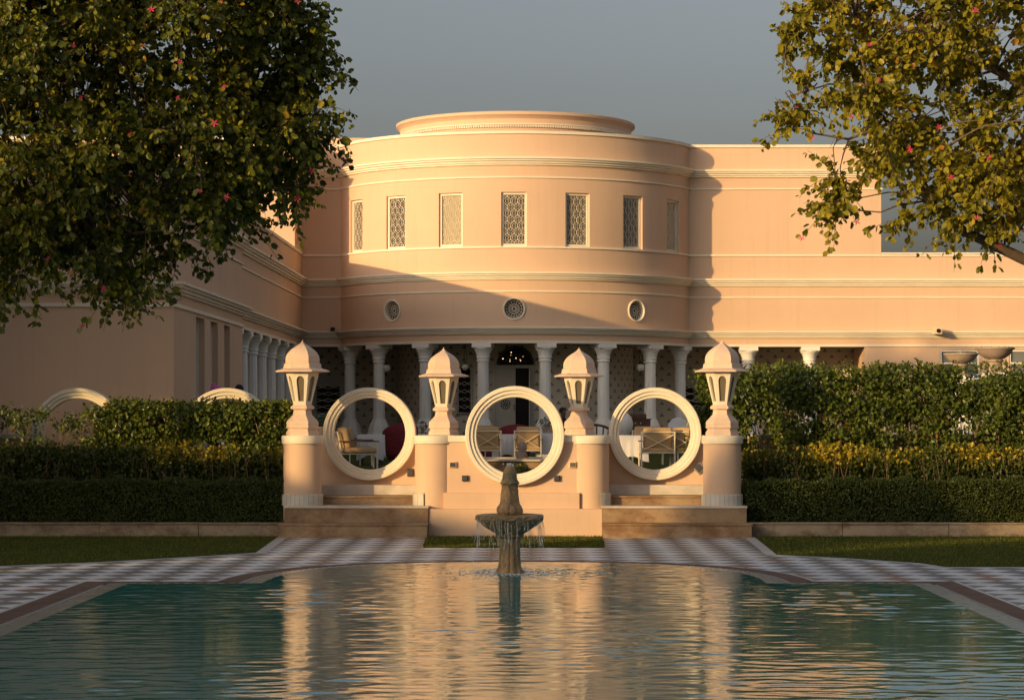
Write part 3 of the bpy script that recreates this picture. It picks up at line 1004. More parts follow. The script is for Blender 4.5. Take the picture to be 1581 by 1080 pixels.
for px in (507, 1075):
    yb = CY + 0.58
    x = X(px, yb)
    w = MB().box(x - 0.6, x + 0.6, yb - 0.08, yb, Z0, 3.9, 0.01).build('door', M['door'], B)
    MB().box(x - 0.42, x + 0.42, yb - 0.1, yb - 0.081, 2.2, 3.5).build('pane', M['dark'], w)
    g = MB()
    for k in range(6):
        g.tube([(x - 0.42, yb - 0.115, 2.2 + 0.24 * k), (x, yb - 0.115, 2.32 + 0.24 * k), (x + 0.42, yb - 0.115, 2.2 + 0.24 * k)], 0.014, 4)
        g.tube([(x - 0.42, yb - 0.115, 2.32 + 0.24 * k), (x, yb - 0.115, 2.2 + 0.24 * k), (x + 0.42, yb - 0.115, 2.32 + 0.24 * k)], 0.014, 4)
    g.build('grille', M['trim'], w)

# hanging lamps in the veranda
def globe_lamp(px, py, Y, r, label):
    x, y, z = at(px, py, Y)
    t = thing('hanging_lamp', label, 'lamp', (x, y, z), group='globe lamps hanging in the veranda')
    MB().sphere((0, 0, 0), r, 16, 10).build('globe', M['globe'], t, 60)
    MB().lathe([(r * 0.62, r * 0.78), (r * 0.66, r * 0.86), (r * 0.3, r * 1.15), (0.03, r * 1.3)], (0, 0, 0), 16).build('cap', M['bronze'], t, 40)
    MB().lathe([(0.03, -r * 1.12), (0.06, -r * 1.03), (0.05, -r * 0.93)], (0, 0, 0), 12).build('finial', M['bronze'], t, 40)
    cm = MB()
    for k in range(3):
        q = 2 * PI * k / 3
        cm.tube([(0.6 * r * math.cos(q), 0.6 * r * math.sin(q), r * 0.85), (0.02 * math.cos(q), 0.02 * math.sin(q), ZA - z)], 0.008, 4)
    cm.build('chain', M['bronze'], t)


globe_lamp(597, 568, 83.0, 0.14, 'pale globe lamp hanging between the second and third left bay columns')
globe_lamp(989, 567, 83.0, 0.14, 'pale globe lamp hanging between the last two right bay columns')
globe_lamp(718, 566, 82.0, 0.12, 'pale globe lamp hanging beside the second garden lantern from left')

# security camera and small dark box
def cam_box(px, py, Y, label, mat, s):
    x, y, z = at(px, py, Y)
    t = thing('security_camera', label, 'camera', (x, y, z))
    MB().box(-0.09 * s, 0.09 * s, -0.28 * s, 0.05, -0.08 * s, 0.08 * s, 0.012).build('body', mat, t)
    MB().lathe([(0.03, 0), (0.03, 0.12)], (0, -0.02, -0.12), 10).build('bracket', M['steel'], t)
    MB().lathe([(0.05 * s, -0.0), (0.05 * s, 0.03)], (0, 0, 0), 12).build('lens', M['dark'], t).matrix_local = Matrix.Translation((0, -0.28 * s, 0)) @ Matrix.Rotation(R_(90), 4, 'X')


cam_box(1446, 511, 84.72, 'pale square security camera fixed on the right wing cornice', M['fitting_cream'], 1.5)
cam_box(514, 508, 84.9, 'tiny dark camera on the wall left of the round bay', M['bronze'], 0.8)

# ------------------------------------------------------------------ garden wall with rings
GW = thing('ring_wall', 'pink garden wall with three moulded cream rings and round piers behind the fountain', 'garden wall')
YC, YS, YB = 48.45, 49.8, 52.0        # centre bay plane, side bays plane
ZT = 2.03
RO, RI = 1.0, 0.775


def ring_mesh():
    pr = [(RI, 0.17), (RI, -0.118), (RI + 0.012, -0.13), (0.838, -0.13), (0.844, -0.138), (0.844, -0.162), (0.850, -0.168), (0.912, -0.168), (0.918, -0.176), (0.918, -0.198), (0.924, -0.205), (0.985, -0.205), (1.0, -0.19), (1.0, 0.155), (0.985, 0.17)]
    n, L_ = 96, len(pr)
    vs = [(r * math.cos(2 * PI * k / n), y, r * math.sin(2 * PI * k / n)) for k in range(n) for (r, y) in pr]
    return MB().add(vs, [(k * L_ + j, k * L_ + (j + 1) % L_, ((k + 1) % n) * L_ + (j + 1) % L_, ((k + 1) % n) * L_ + j) for k in range(n) for j in range(L_)])


def ring(parent, px, Y, z=ZT):
    return ring_mesh().build('ring', M['ring'], parent, 28, (X(px, Y), Y, z))


def ring_panel(mb, x0, x1, z0, zt, y0, y1, centres, rcut=0.88):
    xs = {x0, x1}
    for xc in centres:
        for k in range(41):
            xs.add(xc - rcut * math.cos(PI * k / 40))
    xs = sorted(x for x in xs if x0 <= x <= x1)

    def top(x):
        z = zt
        for xc in centres:
            if abs(x - xc) < rcut: z = min(z, ZT - math.sqrt(rcut * rcut - (x - xc) ** 2))
        return z
    vs = []
    for x in xs:
        t = top(x)
        vs += [(x, y0, z0), (x, y0, t), (x, y1, t), (x, y1, z0)]
    fs = []
    for i in range(len(xs) - 1):
        a, b = i * 4, i * 4 + 4
        fs += [(a, b, b + 1, a + 1), (a + 1, b + 1, b + 2, a + 2), (a + 2, b + 2, b + 3, a + 3)]
    fs += [(0, 1, 2, 3)]
    e = (len(xs) - 1) * 4
    fs += [(e + 3, e + 2, e + 1, e)]
    mb.add(vs, fs)
    return mb


xcR = X(795, YC)
XLp, XRp = X(671, 48.75), X(910, 48.75)      # inner piers
wallm = ring_panel(MB(), XLp, XRp, 0.85, ZT - 0.13, YC, YC + 0.3, [xcR])
wallm.box(XLp - 0.32, XLp + 0.34, 48.8, YS + 0.35, 0.3, ZT - 0.13)
wallm.box(XRp - 0.40, XRp + 0.32, 48.8, YS + 0.35, 0.3, ZT - 0.13)
wallm.build('centre_wall', M['garden_stucco'], GW)
pl = MB().box(X(685, 48.3), X(895, 48.3), YC - 0.14, YC + 0.2, 0.40, 0.88, 0.012)
pl.box(X(661, 48.15), X(930, 48.15), YC - 0.3, 49.4, 0.0, 0.56, 0.012)
pl.build('plinth', M['garden_stucco'], GW)
# copings
cp = MB()
for (a, b) in ((XLp + 0.2, xcR - 0.93), (xcR + 0.93, XRp - 0.2)): cp.box(a, b, YC - 0.03, YC + 0.34, ZT - 0.13, ZT, 0.008)
cp.box(XLp - 0.36, XLp + 0.38, 48.7, YS + 0.40, ZT - 0.128, ZT + 0.003, 0.008)
cp.box(XRp - 0.44, XRp + 0.36, 48.7, YS + 0.40, ZT - 0.128, ZT + 0.003, 0.008)
cp.build('coping', M['ring'], GW)
ring(GW, 795, YC)

# side bays
PF = 0.62
XLo, XRo = X(467, 48.6), X(1115, 48.6)
sl, sr = X(571, YS), X(1011, YS)
sw = ring_panel(MB(), -4.95, XLp - 0.3, PF - 0.3, ZT - 0.1, YS, YS + 0.28, [sl], 0.84)
ring_panel(sw, XRp + 0.3, 4.05, PF - 0.3, ZT - 0.1, YS, YS + 0.28, [sr], 0.84)
sw.build('side_wall', M['garden_stucco'], GW)
sk = MB().box(-5.0, XLp - 0.28, 49.45, YS + 0.05, PF - 0.1, 1.005, 0.01).box(XRp + 0.30, 4.2, 49.45, YS + 0.05, PF - 0.1, 1.005, 0.01)
sk.build('skirting', M['marble'], GW)
cp = MB()
for (a, b) in ((-4.95, sl - 0.89), (sl + 0.89, XLp - 0.34), (XRp + 0.34, sr - 0.89), (sr + 0.89, 4.05)):
    if b > a: cp.box(a, b, YS - 0.04, YS + 0.32, ZT - 0.1, ZT - 0.003, 0.008)
cp.build('coping', M['ring'], GW)
for px in (571, 1011):
    rg = ring(GW, px, YS, 2.055)
    rg.scale = (0.96, 1, 0.96)
for (x, r, y, tile) in ((XLo, 0.385, 48.6, 0), (XRo, 0.385, 48.6, 0), (XLp, 0.40, 48.75, 1), (XRp, 0.40, 48.75, 2)):
    p = MB().lathe([(r, PF - 0.3 if not tile else 0.4), (r, ZT - 0.12)], (x, y, 0), 40).build('pier', M['garden_stucco'], GW, 40)
    MB().lathe([(r + 0.03, ZT - 0.165), (r + 0.035, ZT - 0.155), (r + 0.035, ZT - 0.012), (r + 0.025, ZT + 0.001), (0.01, ZT + 0.002)], (x, y, 0), 40, cap=False).build('cap', M['ring'], p, 40)
    if tile == 0: MB().lathe([(r + 0.035, PF), (r + 0.035, 0.83), (r + 0.02, 0.845), (r, 0.85)], (x, y, 0), 40, cap=False).build('tile_base', M['tile'], p, 40)
    else:
        a0, a1 = (R_(110), R_(242)) if tile == 1 else (R_(-62), R_(70))
        MB().lathe([(r + 0.045, PF), (r + 0.045, 0.85), (r + 0.03, 0.865), (r - 0.02, 0.868)], (x, y, 0), 24, a0, a1).build('tile_base', M['tile'], p, 40)

# wall extensions behind the hedges
GL = thing('ring_wall', 'low garden wall with two cream rings half hidden behind the left hedges', 'garden wall')
c1, c2 = X(122, YB), X(352, YB)
ring_panel(MB(), -24, -4.6, 0.2, ZT - 0.1, YB + 0.02, YB + 0.28, [c1, c2]).build('wall', M['garden_stucco'], GL)
cp = MB()
for (a, b) in ((-24, c1 - 0.93), (c1 + 0.93, c2 - 0.93), (c2 + 0.93, -4.6)): cp.box(a, b, YB - 0.03, YB + 0.32, ZT - 0.1, ZT - 0.003, 0.008)
cp.build('coping', M['ring'], GL)
ring(GL, 122, YB); ring(GL, 352, YB)
GR = thing('ring_wall', 'low pink garden wall with cream coping behind the right tall hedge', 'garden wall')
MB().box(3.6, 24, YB + 0.02, YB + 0.28, 0.2, ZT - 0.1).build('wall', M['garden_stucco'], GR)
MB().box(3.6, 24, YB - 0.03, YB + 0.32, ZT - 0.1, ZT - 0.003, 0.008).build('coping', M['ring'], GR)


# steps
def steps(x0, x1, xl, xr, label):
    t = thing('garden_steps', label, 'steps', (0, 0, 0), group='sandstone steps beside the central wall')
    a = MB().box(x0 + xl, x1 + xr, 47.72, 48.3, 0.0, 0.245).build('step', M['sandstone'], t)
    MB().box(x0 + xl - 0.02, x1 + xr + 0.02, 47.69, 48.22, 0.247, 0.292, 0.008).build('tread', M['sandstone'], a)
    b = MB().box(x0, x1, 48.1, YS - 0.08, 0.22, PF - 0.045).build('step', M['sandstone'], t)
    MB().box(x0 - 0.015, x1 + 0.015, 48.07, 48.85, PF - 0.043, PF, 0.008).build('tread', M['marble'], b)
    cst = MB().box(x0 + 0.05, x1 - 0.02, 48.78, YS - 0.08, PF - 0.04, 0.765).build('step', M['sandstone'], t)
    MB().box(x0 + 0.05, x1 - 0.02, 48.74, YS - 0.08, 0.767, 0.803, 0.008).build('tread', M['sandstone'], cst)


steps(-5.02, X(661, 48.1) - 0.004, -0.06, 0.0, 'brown stone steps and landing between the outer left pier and centre wall')
steps(X(930, 48.1) + 0.004, 4.26, 0.0, 0.07, 'brown stone steps and landing between centre wall and outer right pier')


# low kerb walls in front of hedges
def kerb(x0, x1, label):
    t = thing('kerb_wall', label, 'kerb')
    wl, cpg = MB(), MB()
    x = x0
    i = 0
    while x < x1 - 0.01:
        e = min(x1, x + 2.1 + 0.25 * math.sin(i * 2.1 + x0))
        wl.box(x, e - 0.012, 48.22 + 0.004 * (i % 2), 48.46, 0.0, 0.25)
        cpg.box(x, e - 0.008, 48.18 + 0.005 * ((i + 1) % 2), 48.48, 0.252, 0.285 - 0.003 * (i % 3), 0.006)
        x = e
        i += 1
    wl.build('wall', M['kerbstone'], t)
    cpg.build('coping', M['kerbstone'], t)


kerb(-30, -5.09, 'long low stone kerb under the left clipped hedge')
kerb(4.34, 30, 'long low stone kerb under the right clipped hedge')


# wall lights and boxes
def fitting(name, px, py, Y, w, h, label, mat, cat='wall light', rot=0.0, group=None, d=0.05):
    x, y, z = at(px, py, Y)
    t = thing(name, label, cat, (x, y, z), group=group)
    o = MB().box(-w / 2, w / 2, -d, 0.02, -h / 2, h / 2, 0.01).build('housing', mat, t)
    g = MB().box(-w * 0.36, w * 0.36, -d - 0.012, -d + 0.002, -h * 0.36, h * 0.36, 0.004).build('lens', M['blue_glass'] if mat is not M['fitting_cream'] else M['lantern_glass'], t)
    if rot:
        for q in (o, g): q.rotation_euler = (0, rot, 0)


fitting('step_light', 718, 738, YC, 0.13, 0.12, 'small dark wall light left of the fountain top', M['bronze'])
fitting('step_light', 860, 738, YC, 0.13, 0.12, 'small dark wall light right of the fountain top', M['bronze'])
fitting('step_light', 634, 729, YS, 0.14, 0.16, 'small dark wall light under the left ring beside the pier', M['bronze'])
fitting('step_light', 1079, 722, YS, 0.19, 0.19, 'small diamond shaped light under the right ring', M['steel'], rot=R_(45))
fitting('junction_box', 699, 717, YC, 0.15, 0.12, 'small pale box on the centre wall beside the inner left pier', M['garden_stucco'], 'box')
fitting('junction_box', 884, 717, YC, 0.15, 0.12, 'small cream box on the centre wall beside the inner right pier', M['fitting_cream'], 'box')


# ------------------------------------------------------------------ stone lanterns
def make_lantern(label):
    t = thing('stone_lantern', label, 'lantern', group='stone lanterns on the piers')
    S = 1 / 5.68 / 76.1
    rot = R_(-4)

    def hexl(pts): return MB().lathe([(r * S, (925 - y) * S) for (y, r) in pts], (0, 0, 0), 6, rot, 2 * PI + rot)
    hexl([(925, 145), (897, 145), (885, 134), (868, 128), (862, 142), (850, 146), (838, 140), (818, 143), (800, 138), (770, 108), (742, 84), (705, 78), (697, 84), (694, 104), (676, 106), (668, 98), (664, 90), (655, 82)]).build('base', M['lamp'], t)
    # housing with arched windows
    y0, y1, r0, r1 = 655, 372, 80, 148
    H_ = (y0 - y1) * S
    zb = (925 - y0) * S
    hm, gm_ = MB(), MB()
    for k in range(6):
        a0, a1 = rot + PI / 3 * k, rot + PI / 3 * (k + 1)

        def FP(u, v, d=0.0):      # u -1..1, v 0..1
            r = (r0 + (r1 - r0) * v) * S
            p0 = Vector((r * math.cos(a0), r * math.sin(a0), 0)); p1 = Vector((r * math.cos(a1), r * math.sin(a1), 0))
            p = p0.lerp(p1, (u + 1) / 2)
            m_ = Vector((math.cos((a0 + a1) / 2), math.sin((a0 + a1) / 2), 0))
            p -= m_ * d
            return (p.x, p.y, zb + H_ * v)
        hole = []
        for (u, v) in ((0.52, 0.10), (0.52, 0.72)): hole.append((u, v))
        for j in range(1, 8):
            q = PI * j / 8
            hole.append((0.52 * math.cos(q), 0.72 + 0.16 * math.sin(q)))
        for (u, v) in ((-0.52, 0.72), (-0.52, 0.10)): hole.append((u, v))
        outer = [(1, 0.0), (1, 0.72), (1, 0.97), (0.8, 1), (0.4, 1), (0, 1), (-0.4, 1), (-0.8, 1), (-1, 0.97), (-1, 0.72), (-1, 0.0)]
        n = len(hole)
        vs = [FP(*p) for p in hole] + [FP(*p) for p in outer] + [FP(u, v, 0.035) for (u, v) in hole]
        fs = [(i, i + n, i + 1 + n, i + 1) for i in range(n - 1)] + [(n - 1, 2 * n - 1, n, 0)]
        fs += [(2 * n + i, i, i + 1, 2 * n + i + 1) for i in range(n - 1)] + [(3 * n - 1, n - 1, 0, 2 * n)]
        hm.add(vs, fs)
        gm_.add([FP(u, v, 0.033) for (u, v) in hole], [tuple(range(n))])
    h = hm.build('housing', M['ring'], t)
    gm_.build('glass', M['lantern_glass'], h)
    hexl([(376, 150), (370, 240), (362, 240), (355, 226), (343, 185), (336, 170), (322, 166), (298, 163), (294, 150), (262, 151), (235, 147), (205, 132), (178, 107), (154, 74), (134, 42), (117, 19), (102, 7), (86, 1.0)]).build('roof', M['lamp'], t)
    return t


lan = make_lantern('cream stone lantern on the outer left pier, beside the left hedges')
lan.location = (XLo, 48.6, ZT + 0.003)
copy_tree(lan, loc=(X(685, 49.6), 49.6, ZT + 0.005), scale=0.935, label='cream stone lantern between the left ring and the central ring')
copy_tree(lan, loc=(X(894, 49.6), 49.6, ZT + 0.005), scale=0.935, label='cream stone lantern between the central ring and the right ring')
copy_tree(lan, loc=(XRo, 48.6, ZT + 0.003), label='cream stone lantern on the outer right pier, against the tall hedge')

# ------------------------------------------------------------------ fountain
FT = thing('fountain', 'tiered brown stone fountain spilling water at the far end of the pool', 'fountain', (FXP, FYP, 0.02))
FT.scale = (0.95, 0.95, 0.95)


def dense(prof, k=7):
    out = []
    for (r0, z0), (r1, z1) in zip(prof, prof[1:]):
        out += [(r0 + (r1 - r0) * i / k, z0 + (z1 - z0) * i / k) for i in range(k)]
    return out + [prof[-1]]


def grit(a, z):
    return 0.012 * math.sin(13 * a + 40 * z) + 0.010 * math.sin(23 * a - 61 * z + 1.3) + 0.012 * math.sin(5 * a + 87 * z) * math.sin(17 * a)


def flute(n, amp): return lambda a, z: 1 - amp + 2 * amp * abs(math.cos(n * a / 2)) ** 0.6 + grit(a, z)


MB().lathe(dense([(0.21, 0.0), (0.20, 0.05), (0.17, 0.12), (0.158, 0.25), (0.15, 0.5), (0.155, 0.58), (0.2, 0.60), (0.21, 0.63), (0.19, 0.66)]), (0, 0, 0), 96, lobe=flute(10, 0.09)).build('pedestal', M['fountain'], FT, 60)


def bowl_lobe(a, z):
    rim = min(1, max(0, (z - 0.83) / 0.05))
    under = 1 - rim
    return 1 + rim * (0.09 * abs(math.cos(4 * a)) ** 0.5 - 0.06) + under * (0.10 * abs(math.cos(8 * a)) ** 0.7 - 0.07) + grit(a, z)


MB().lathe(dense([(0.17, 0.62), (0.21, 0.64), (0.29, 0.69), (0.385, 0.755), (0.45, 0.805), (0.47, 0.83), (0.50, 0.845), (0.53, 0.885), (0.53, 0.925), (0.505, 0.955), (0.46, 0.962), (0.40, 0.935), (0.2, 0.9), (0.02, 0.9)], 5), (0, 0, 0), 160, lobe=bowl_lobe, cap=False).build('bowl', M['fountain'], FT, 60)


def fin_lobe(a, z):
    if z < 1.12: return 1 + 0.13 * abs(math.cos(5 * a)) ** 0.6 - 0.09 + grit(a, z)
    if z > 1.44: return 1 + 0.10 * math.sin(6 * a + 2) * max(0, 1 - abs(z - 1.47) / 0.05) + 1.6 * grit(a, z)
    return 1 + 0.07 * math.cos(6 * a + 3 * z) + 2.2 * grit(a, z)


MB().lathe(dense([(0.15, 0.90), (0.18, 0.94), (0.205, 1.0), (0.2, 1.06), (0.165, 1.12), (0.15, 1.17), (0.138, 1.3), (0.122, 1.42), (0.145, 1.46), (0.13, 1.49), (0.115, 1.55), (0.108, 1.62), (0.085, 1.69), (0.05, 1.73), (0.01, 1.745)]), (0, 0, 0), 96, lobe=fin_lobe).build('finial', M['fountain'], FT, 60)
wm = MB()
rf = random.Random(11)
for i in range(110):
    a = rf.uniform(0, 2 * PI)
    r = 0.49 + rf.uniform(0, 0.03)
    L = rf.uniform(0.1, 0.62)
    v0 = rf.uniform(0.01, 0.08)
    z0 = 0.93
    pts = []
    for k in range(6):
        s = k / 5
        pts.append(((r + v0 * s ** 1.3) * math.cos(a) + rf.gauss(0, 0.006), (r + v0 * s) * math.sin(a) + rf.gauss(0, 0.006), z0 - L * s * (0.5 + 0.5 * s)))
    k = 0
    while k < 5:
        e = k + rf.choice((1, 1, 2))
        if rf.random() < 0.72: wm.tube(pts[k:e + 1] if e + 1 <= 6 else pts[k:], [rf.uniform(0.0012, 0.0042) for _ in pts[k:e + 1]], 4)
        k = e
    for k in range(rf.randint(1, 5)):
        zz = rf.uniform(0.05, 0.85)
        wm.sphere(((r + v0) * math.cos(a) + rf.gauss(0, 0.03), (r + v0) * math.sin(a) + rf.gauss(0, 0.03), zz), rf.uniform(0.003, 0.007), 5, 4, (0.8, 0.8, 1.8))
for i in range(70):     # jet and splash at the top
    a = rf.uniform(0, 2 * PI); r = abs(rf.gauss(0, 0.05))
    wm.sphere((r * math.cos(a), r * math.sin(a), 1.74 + rf.uniform(-0.05, 0.035)), rf.uniform(0.006, 0.014), 5, 4)
for i in range(90):
    a = rf.uniform(0, 2 * PI); r = 0.14 + rf.expovariate(12); z = rf.uniform(0.98, 1.6)
    wm.sphere((r * math.cos(a), r * math.sin(a), z), rf.uniform(0.002, 0.006), 5, 4, (1, 1, 1.6))
tag(wm.build('water_spray', M['drop'], FT, 60), kind='stuff')
fm = MB()
for i in range(420):
    a = rf.uniform(0, 2 * PI); r = 0.26 + rf.expovariate(3.5)
    fm.sphere((r * math.cos(a), r * math.sin(a), 0.02), rf.uniform(0.004, 0.014), 5, 4, (1.6, 1, 0.7))
tag(fm.build('splash_foam', M['drop'], FT, 60), kind='stuff')


# ------------------------------------------------------------------ planting
def tint_noise(P, s=1.3):
    return 0.5 + 0.5 * np.sin(P[:, 0] * s + 1.7 * np.sin(P[:, 2] * s * 1.3)) * np.cos(P[:, 2] * s * 1.1 + P[:, 0] * 0.7)


def hedge_box(parent, x0, x1, y0, y1, z0, z1, n, size, mat, jitter=0.05, name='foliage', top_tint=0.0):
    # leaves spread over front, top, ends and a thin depth below the surface, with a bumpy clipped face
    Lx, Ly, Lz = x1 - x0, y1 - y0, z1 - z0
    w = np.array([Lx * Lz, Lx * Ly * 1.2, Ly * Lz, Ly * Lz, Lx * Lz * 0.35])
    f = rng.choice(5, n, p=w / w.sum())
    u, v = rng.uniform(0, 1, n), rng.uniform(0, 1, n)
    dep = np.abs(rng.normal(0, jitter, n))
    P = np.zeros((n, 3)); NR = np.zeros((n, 3))
    for k in range(5):
        s = f == k
        if k in (0, 4):
            P[s] = np.column_stack([x0 + u[s] * Lx, (y0 + dep[s]) if k == 0 else (y1 - dep[s]), z0 + v[s] * Lz]); NR[s] = (0, -1 if k == 0 else 1, 0.25)
        elif k == 1:
            P[s] = np.column_stack([x0 + u[s] * Lx, y0 + v[s] * Ly, z1 - dep[s]]); NR[s] = (0, 0, 1)
        else:
            P[s] = np.column_stack([(x0 + dep[s]) if k == 2 else (x1 - dep[s]), y0 + u[s] * Ly, z0 + v[s] * Lz]); NR[s] = (-1 if k == 2 else 1, 0, 0.2)
    bump = 0.035 * np.sin(P[:, 0] * 5.1 + np.sin(P[:, 2] * 7)) + 0.03 * np.sin(P[:, 0] * 11.3 + P[:, 2] * 9) + 0.02 * np.sin(P[:, 0] * 2.1)
    P += NR * bump[:, None]
    NRr = NR + rng.normal(0, 0.55, (n, 3))
    T = rng.normal(0, 0.6, (n, 3)) + NR * 0.35 + np.array([0, 0, 0.25])
    tint = np.clip(0.55 * rng.uniform(0, 1, n) + 0.3 * tint_noise(P) + top_tint * np.clip((P[:, 2] - z0) / Lz, 0, 1) ** 2, 0, 1)
    return leaf_mesh(name, P, T, NRr, rng.uniform(0.6, 1.25, n) * size, LEAF2, mat, tint, parent)


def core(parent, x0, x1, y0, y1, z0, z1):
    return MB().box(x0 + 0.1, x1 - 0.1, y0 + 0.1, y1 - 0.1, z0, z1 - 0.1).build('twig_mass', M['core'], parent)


def clipped(x0, x1, label):
    t = thing('clipped_hedge', label, 'hedge', group='clipped hedges along the kerbs')
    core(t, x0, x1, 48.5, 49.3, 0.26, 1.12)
    hedge_box(t, x0, x1, 48.5, 49.3, 0.26, 1.12, 56000, 0.042, M['box_leaf'], 0.05)


clipped(-13.5, -5.06, 'dark green clipped hedge along the left kerb')
clipped(4.30, 13.0, 'dark green clipped hedge along the right kerb')


def loose_row(x0, x1, y0, y1, z0, z1, nclump, leaves, size, mat, label, gold, seed, gap=0.0):
    """row of upright shrubs with yellow tips"""
    t = thing('golden_hedge', label, 'hedge', group='golden leaved shrub rows')
    r = np.random.default_rng(seed)
    Ps, Ts, Tn, Ti = [], [], [], []
    st = MB()
    for i in range(nclump):
        cx = r.uniform(x0, x1); cy = r.uniform(y0, y1)
        h = (z1 - z0) * (0.72 + 0.31 * r.uniform() ** 0.6) * (0.96 + 0.04 * math.sin(cx * 2.3))
        k = leaves
        if i % 3 == 0:
            st.tube([(cx, cy, z0), (cx + r.normal(0, 0.05), cy + r.normal(0, 0.05), z0 + h * 0.5), (cx + r.normal(0, 0.08), cy + r.normal(0, 0.06), z0 + h * 0.93)], [0.012, 0.009, 0.004], 4)
        zz = z0 + h * r.uniform(0.1, 1.0, k) ** 0.7
        P = np.column_stack([cx + r.normal(0, 0.09, k), cy + r.normal(0, 0.08, k), zz])
        T = r.normal(0, 0.7, (k, 3)) + np.array([0, -0.15, 0.75])
        Ps.append(P); Ts.append(T)
        Ti.append(np.clip(0.25 * r.uniform(0, 1, k) + gold(cx) * (0.62 + 0.38 * math.sin(cx * 3.1 + 1.0) * math.sin(cx * 1.3)) * r.choice([0.55, 0.9, 1.2]) * np.clip((zz - z0 - 0.60 * (z1 - z0)) / (0.28 * (z1 - z0)), 0, 1) * r.uniform(0.3, 1.1, k), 0, 1))
    P = np.concatenate(Ps); T = np.concatenate(Ts)
    leaf_mesh('foliage', P, T, rand_unit(len(P)) + np.array([0, -0.6, 0.4]), r.uniform(0.7, 1.3, len(P)) * size, LEAF2, mat, np.concatenate(Ti), t)
    st.build('stems', M['stem'], t)
    return t


loose_row(-13.5, -5.1, 49.45, 50.1, 0.26, 1.86, 1180, 26, 0.085, M['golden'], 'leafy yellow tipped shrub row behind the left clipped hedge', lambda x: 0.4 if x < -8 else 1.1, 21)  # yellow tips, with gold raised on the right stretch in place of sunlight
loose_row(4.25, 13.0, 49.45, 50.1, 0.26, 1.82, 1180, 26, 0.085, M['golden'], 'leafy yellow tipped shrub row behind the right clipped hedge', lambda x: 1.1, 22)


def tall_hedge(x0, x1, y0, y1, zb, zt, nsh, label, seed, dens, body, topf, leaf=0.095):
    """row of ficus shrubs: bare stems below, leaf mass above with holes"""
    t = thing('tall_hedge', label, 'hedge', group='tall ficus hedges in front of the wall')
    r = np.random.default_rng(seed)
    st = MB()
    clumps = []
    for i in range(nsh):
        cx = x0 + (x1 - x0) * (i + 0.5) / nsh + r.normal(0, 0.12)
        cy = (y0 + y1) / 2 + r.normal(0, 0.1)
        for s in range(7):
            px_, py_ = cx + r.normal(0, 0.08), cy + r.normal(0, 0.06)
            tx, ty = cx + r.normal(0, 0.42), cy + r.normal(0, 0.2)
            tz = zt - r.uniform(0.15, 0.6)
            pts = []
            for k in range(6):
                q = k / 5
                pts.append((px_ + (tx - px_) * q ** 1.5 + r.normal(0, 0.02), py_ + (ty - py_) * q ** 1.5, zb + (tz - zb) * q))
            st.tube(pts, [0.022, 0.019, 0.016, 0.013, 0.009, 0.005], 5)
    ncl = int((x1 - x0) * dens)
    ncl_end = int(dens * 1.3) if x0 < 0 else 0
    Ps, Ts, Ti = [], [], []
    for i in range(ncl + ncl_end):
        cx = r.uniform(x0, x1) if i < ncl else r.uniform(-6.2, -5.1)
        if x0 < 0 and -11.5 < cx < -9.3 and r.uniform() < 0.84: continue
        v = r.uniform(0, 1)
        top = zt + topf(cx)
        lo = zb + body(cx)
        cz = lo + (top - lo) * v ** 0.75 - 0.06
        # holes in the lower part
        hole = math.sin(cx * 2.9 + seed) * math.cos(cz * 3.3 + cx * 1.3) + 0.4 * math.sin(cx * 7.1 + cz * 5.3)
        if hole > 0.42 + 0.9 * v: continue
        cy = r.uniform(y0, y1)
        if v > 0.8: cz = min(cz, top - abs(r.normal(0, 0.05)))
        k = 26
        P = np.column_stack([cx + r.normal(0, 0.10, k), cy + r.normal(0, 0.10, k), cz + r.normal(0, 0.085, k)])
        P[:, 2] = np.minimum(P[:, 2], top + r.normal(0, 0.025, k))
        Ps.append(P)
        Ts.append(r.normal(0, 0.55, (k, 3)) + np.array([0, -0.35, -0.5]))
        Ti.append(np.clip(r.uniform(0.0, 0.75) * 0.5 + r.uniform(0, 0.55, k) + (r.uniform(0, 1, k) > 0.985) * 0.6, 0, 1))
    P = np.concatenate(Ps); T = np.concatenate(Ts)
    leaf_mesh('foliage', P, T, rand_unit(len(P)) * 0.8 + np.array([0, -0.7, 0.5]), r.uniform(0.65, 1.25, len(P)) * leaf, LEAF2, M['ficus'], np.concatenate(Ti), t)
    ns = int((x1 - x0) * 26)
    sx = r.uniform(x0 if x0 > 0 else -9.0, x1, ns)
    P = np.column_stack([sx, r.uniform(y0, y1, ns), zt - 0.10 + 0.13 * r.uniform(0, 1, ns) ** 2.5 + 0.03 * np.sin(sx * 2.6)])
    P = np.repeat(P, 5, axis=0) + r.normal(0, 0.045, (ns * 5, 3))
    leaf_mesh('shoots', P, r.normal(0, 0.5, (ns * 5, 3)) + np.array([0, 0, 0.6]), rand_unit(ns * 5), r.uniform(0.5, 1.1, ns * 5) * leaf, LEAF2, M['ficus'], r.uniform(0.3, 1, ns * 5), t)
    st.build('stems', M['stem'], t)
    return t


tall_hedge(-13.3, -5.15, 50.35, 51.2, 0.26, 2.71, 9, 'loose ficus hedge with gaps in front of the two half hidden rings', 31, 130, lambda x: (1.25 + 0.35 * math.sin(x * 1.7)) if x < -6 else 0.9, lambda x: 0.05 * math.sin(x * 2.1) - (0.12 if x < -9.6 else 0))
tall_hedge(3.95, 13.0, 50.35, 51.35, 0.26, 3.50, 13, 'tall dense ficus hedge right of the stone lanterns', 32, 200, lambda x: 1.0 + 0.35 * math.sin(x * 1.9), lambda x: 0.05 * math.sin(x * 2.6) - (0.16 if x > 9.0 else 0) )


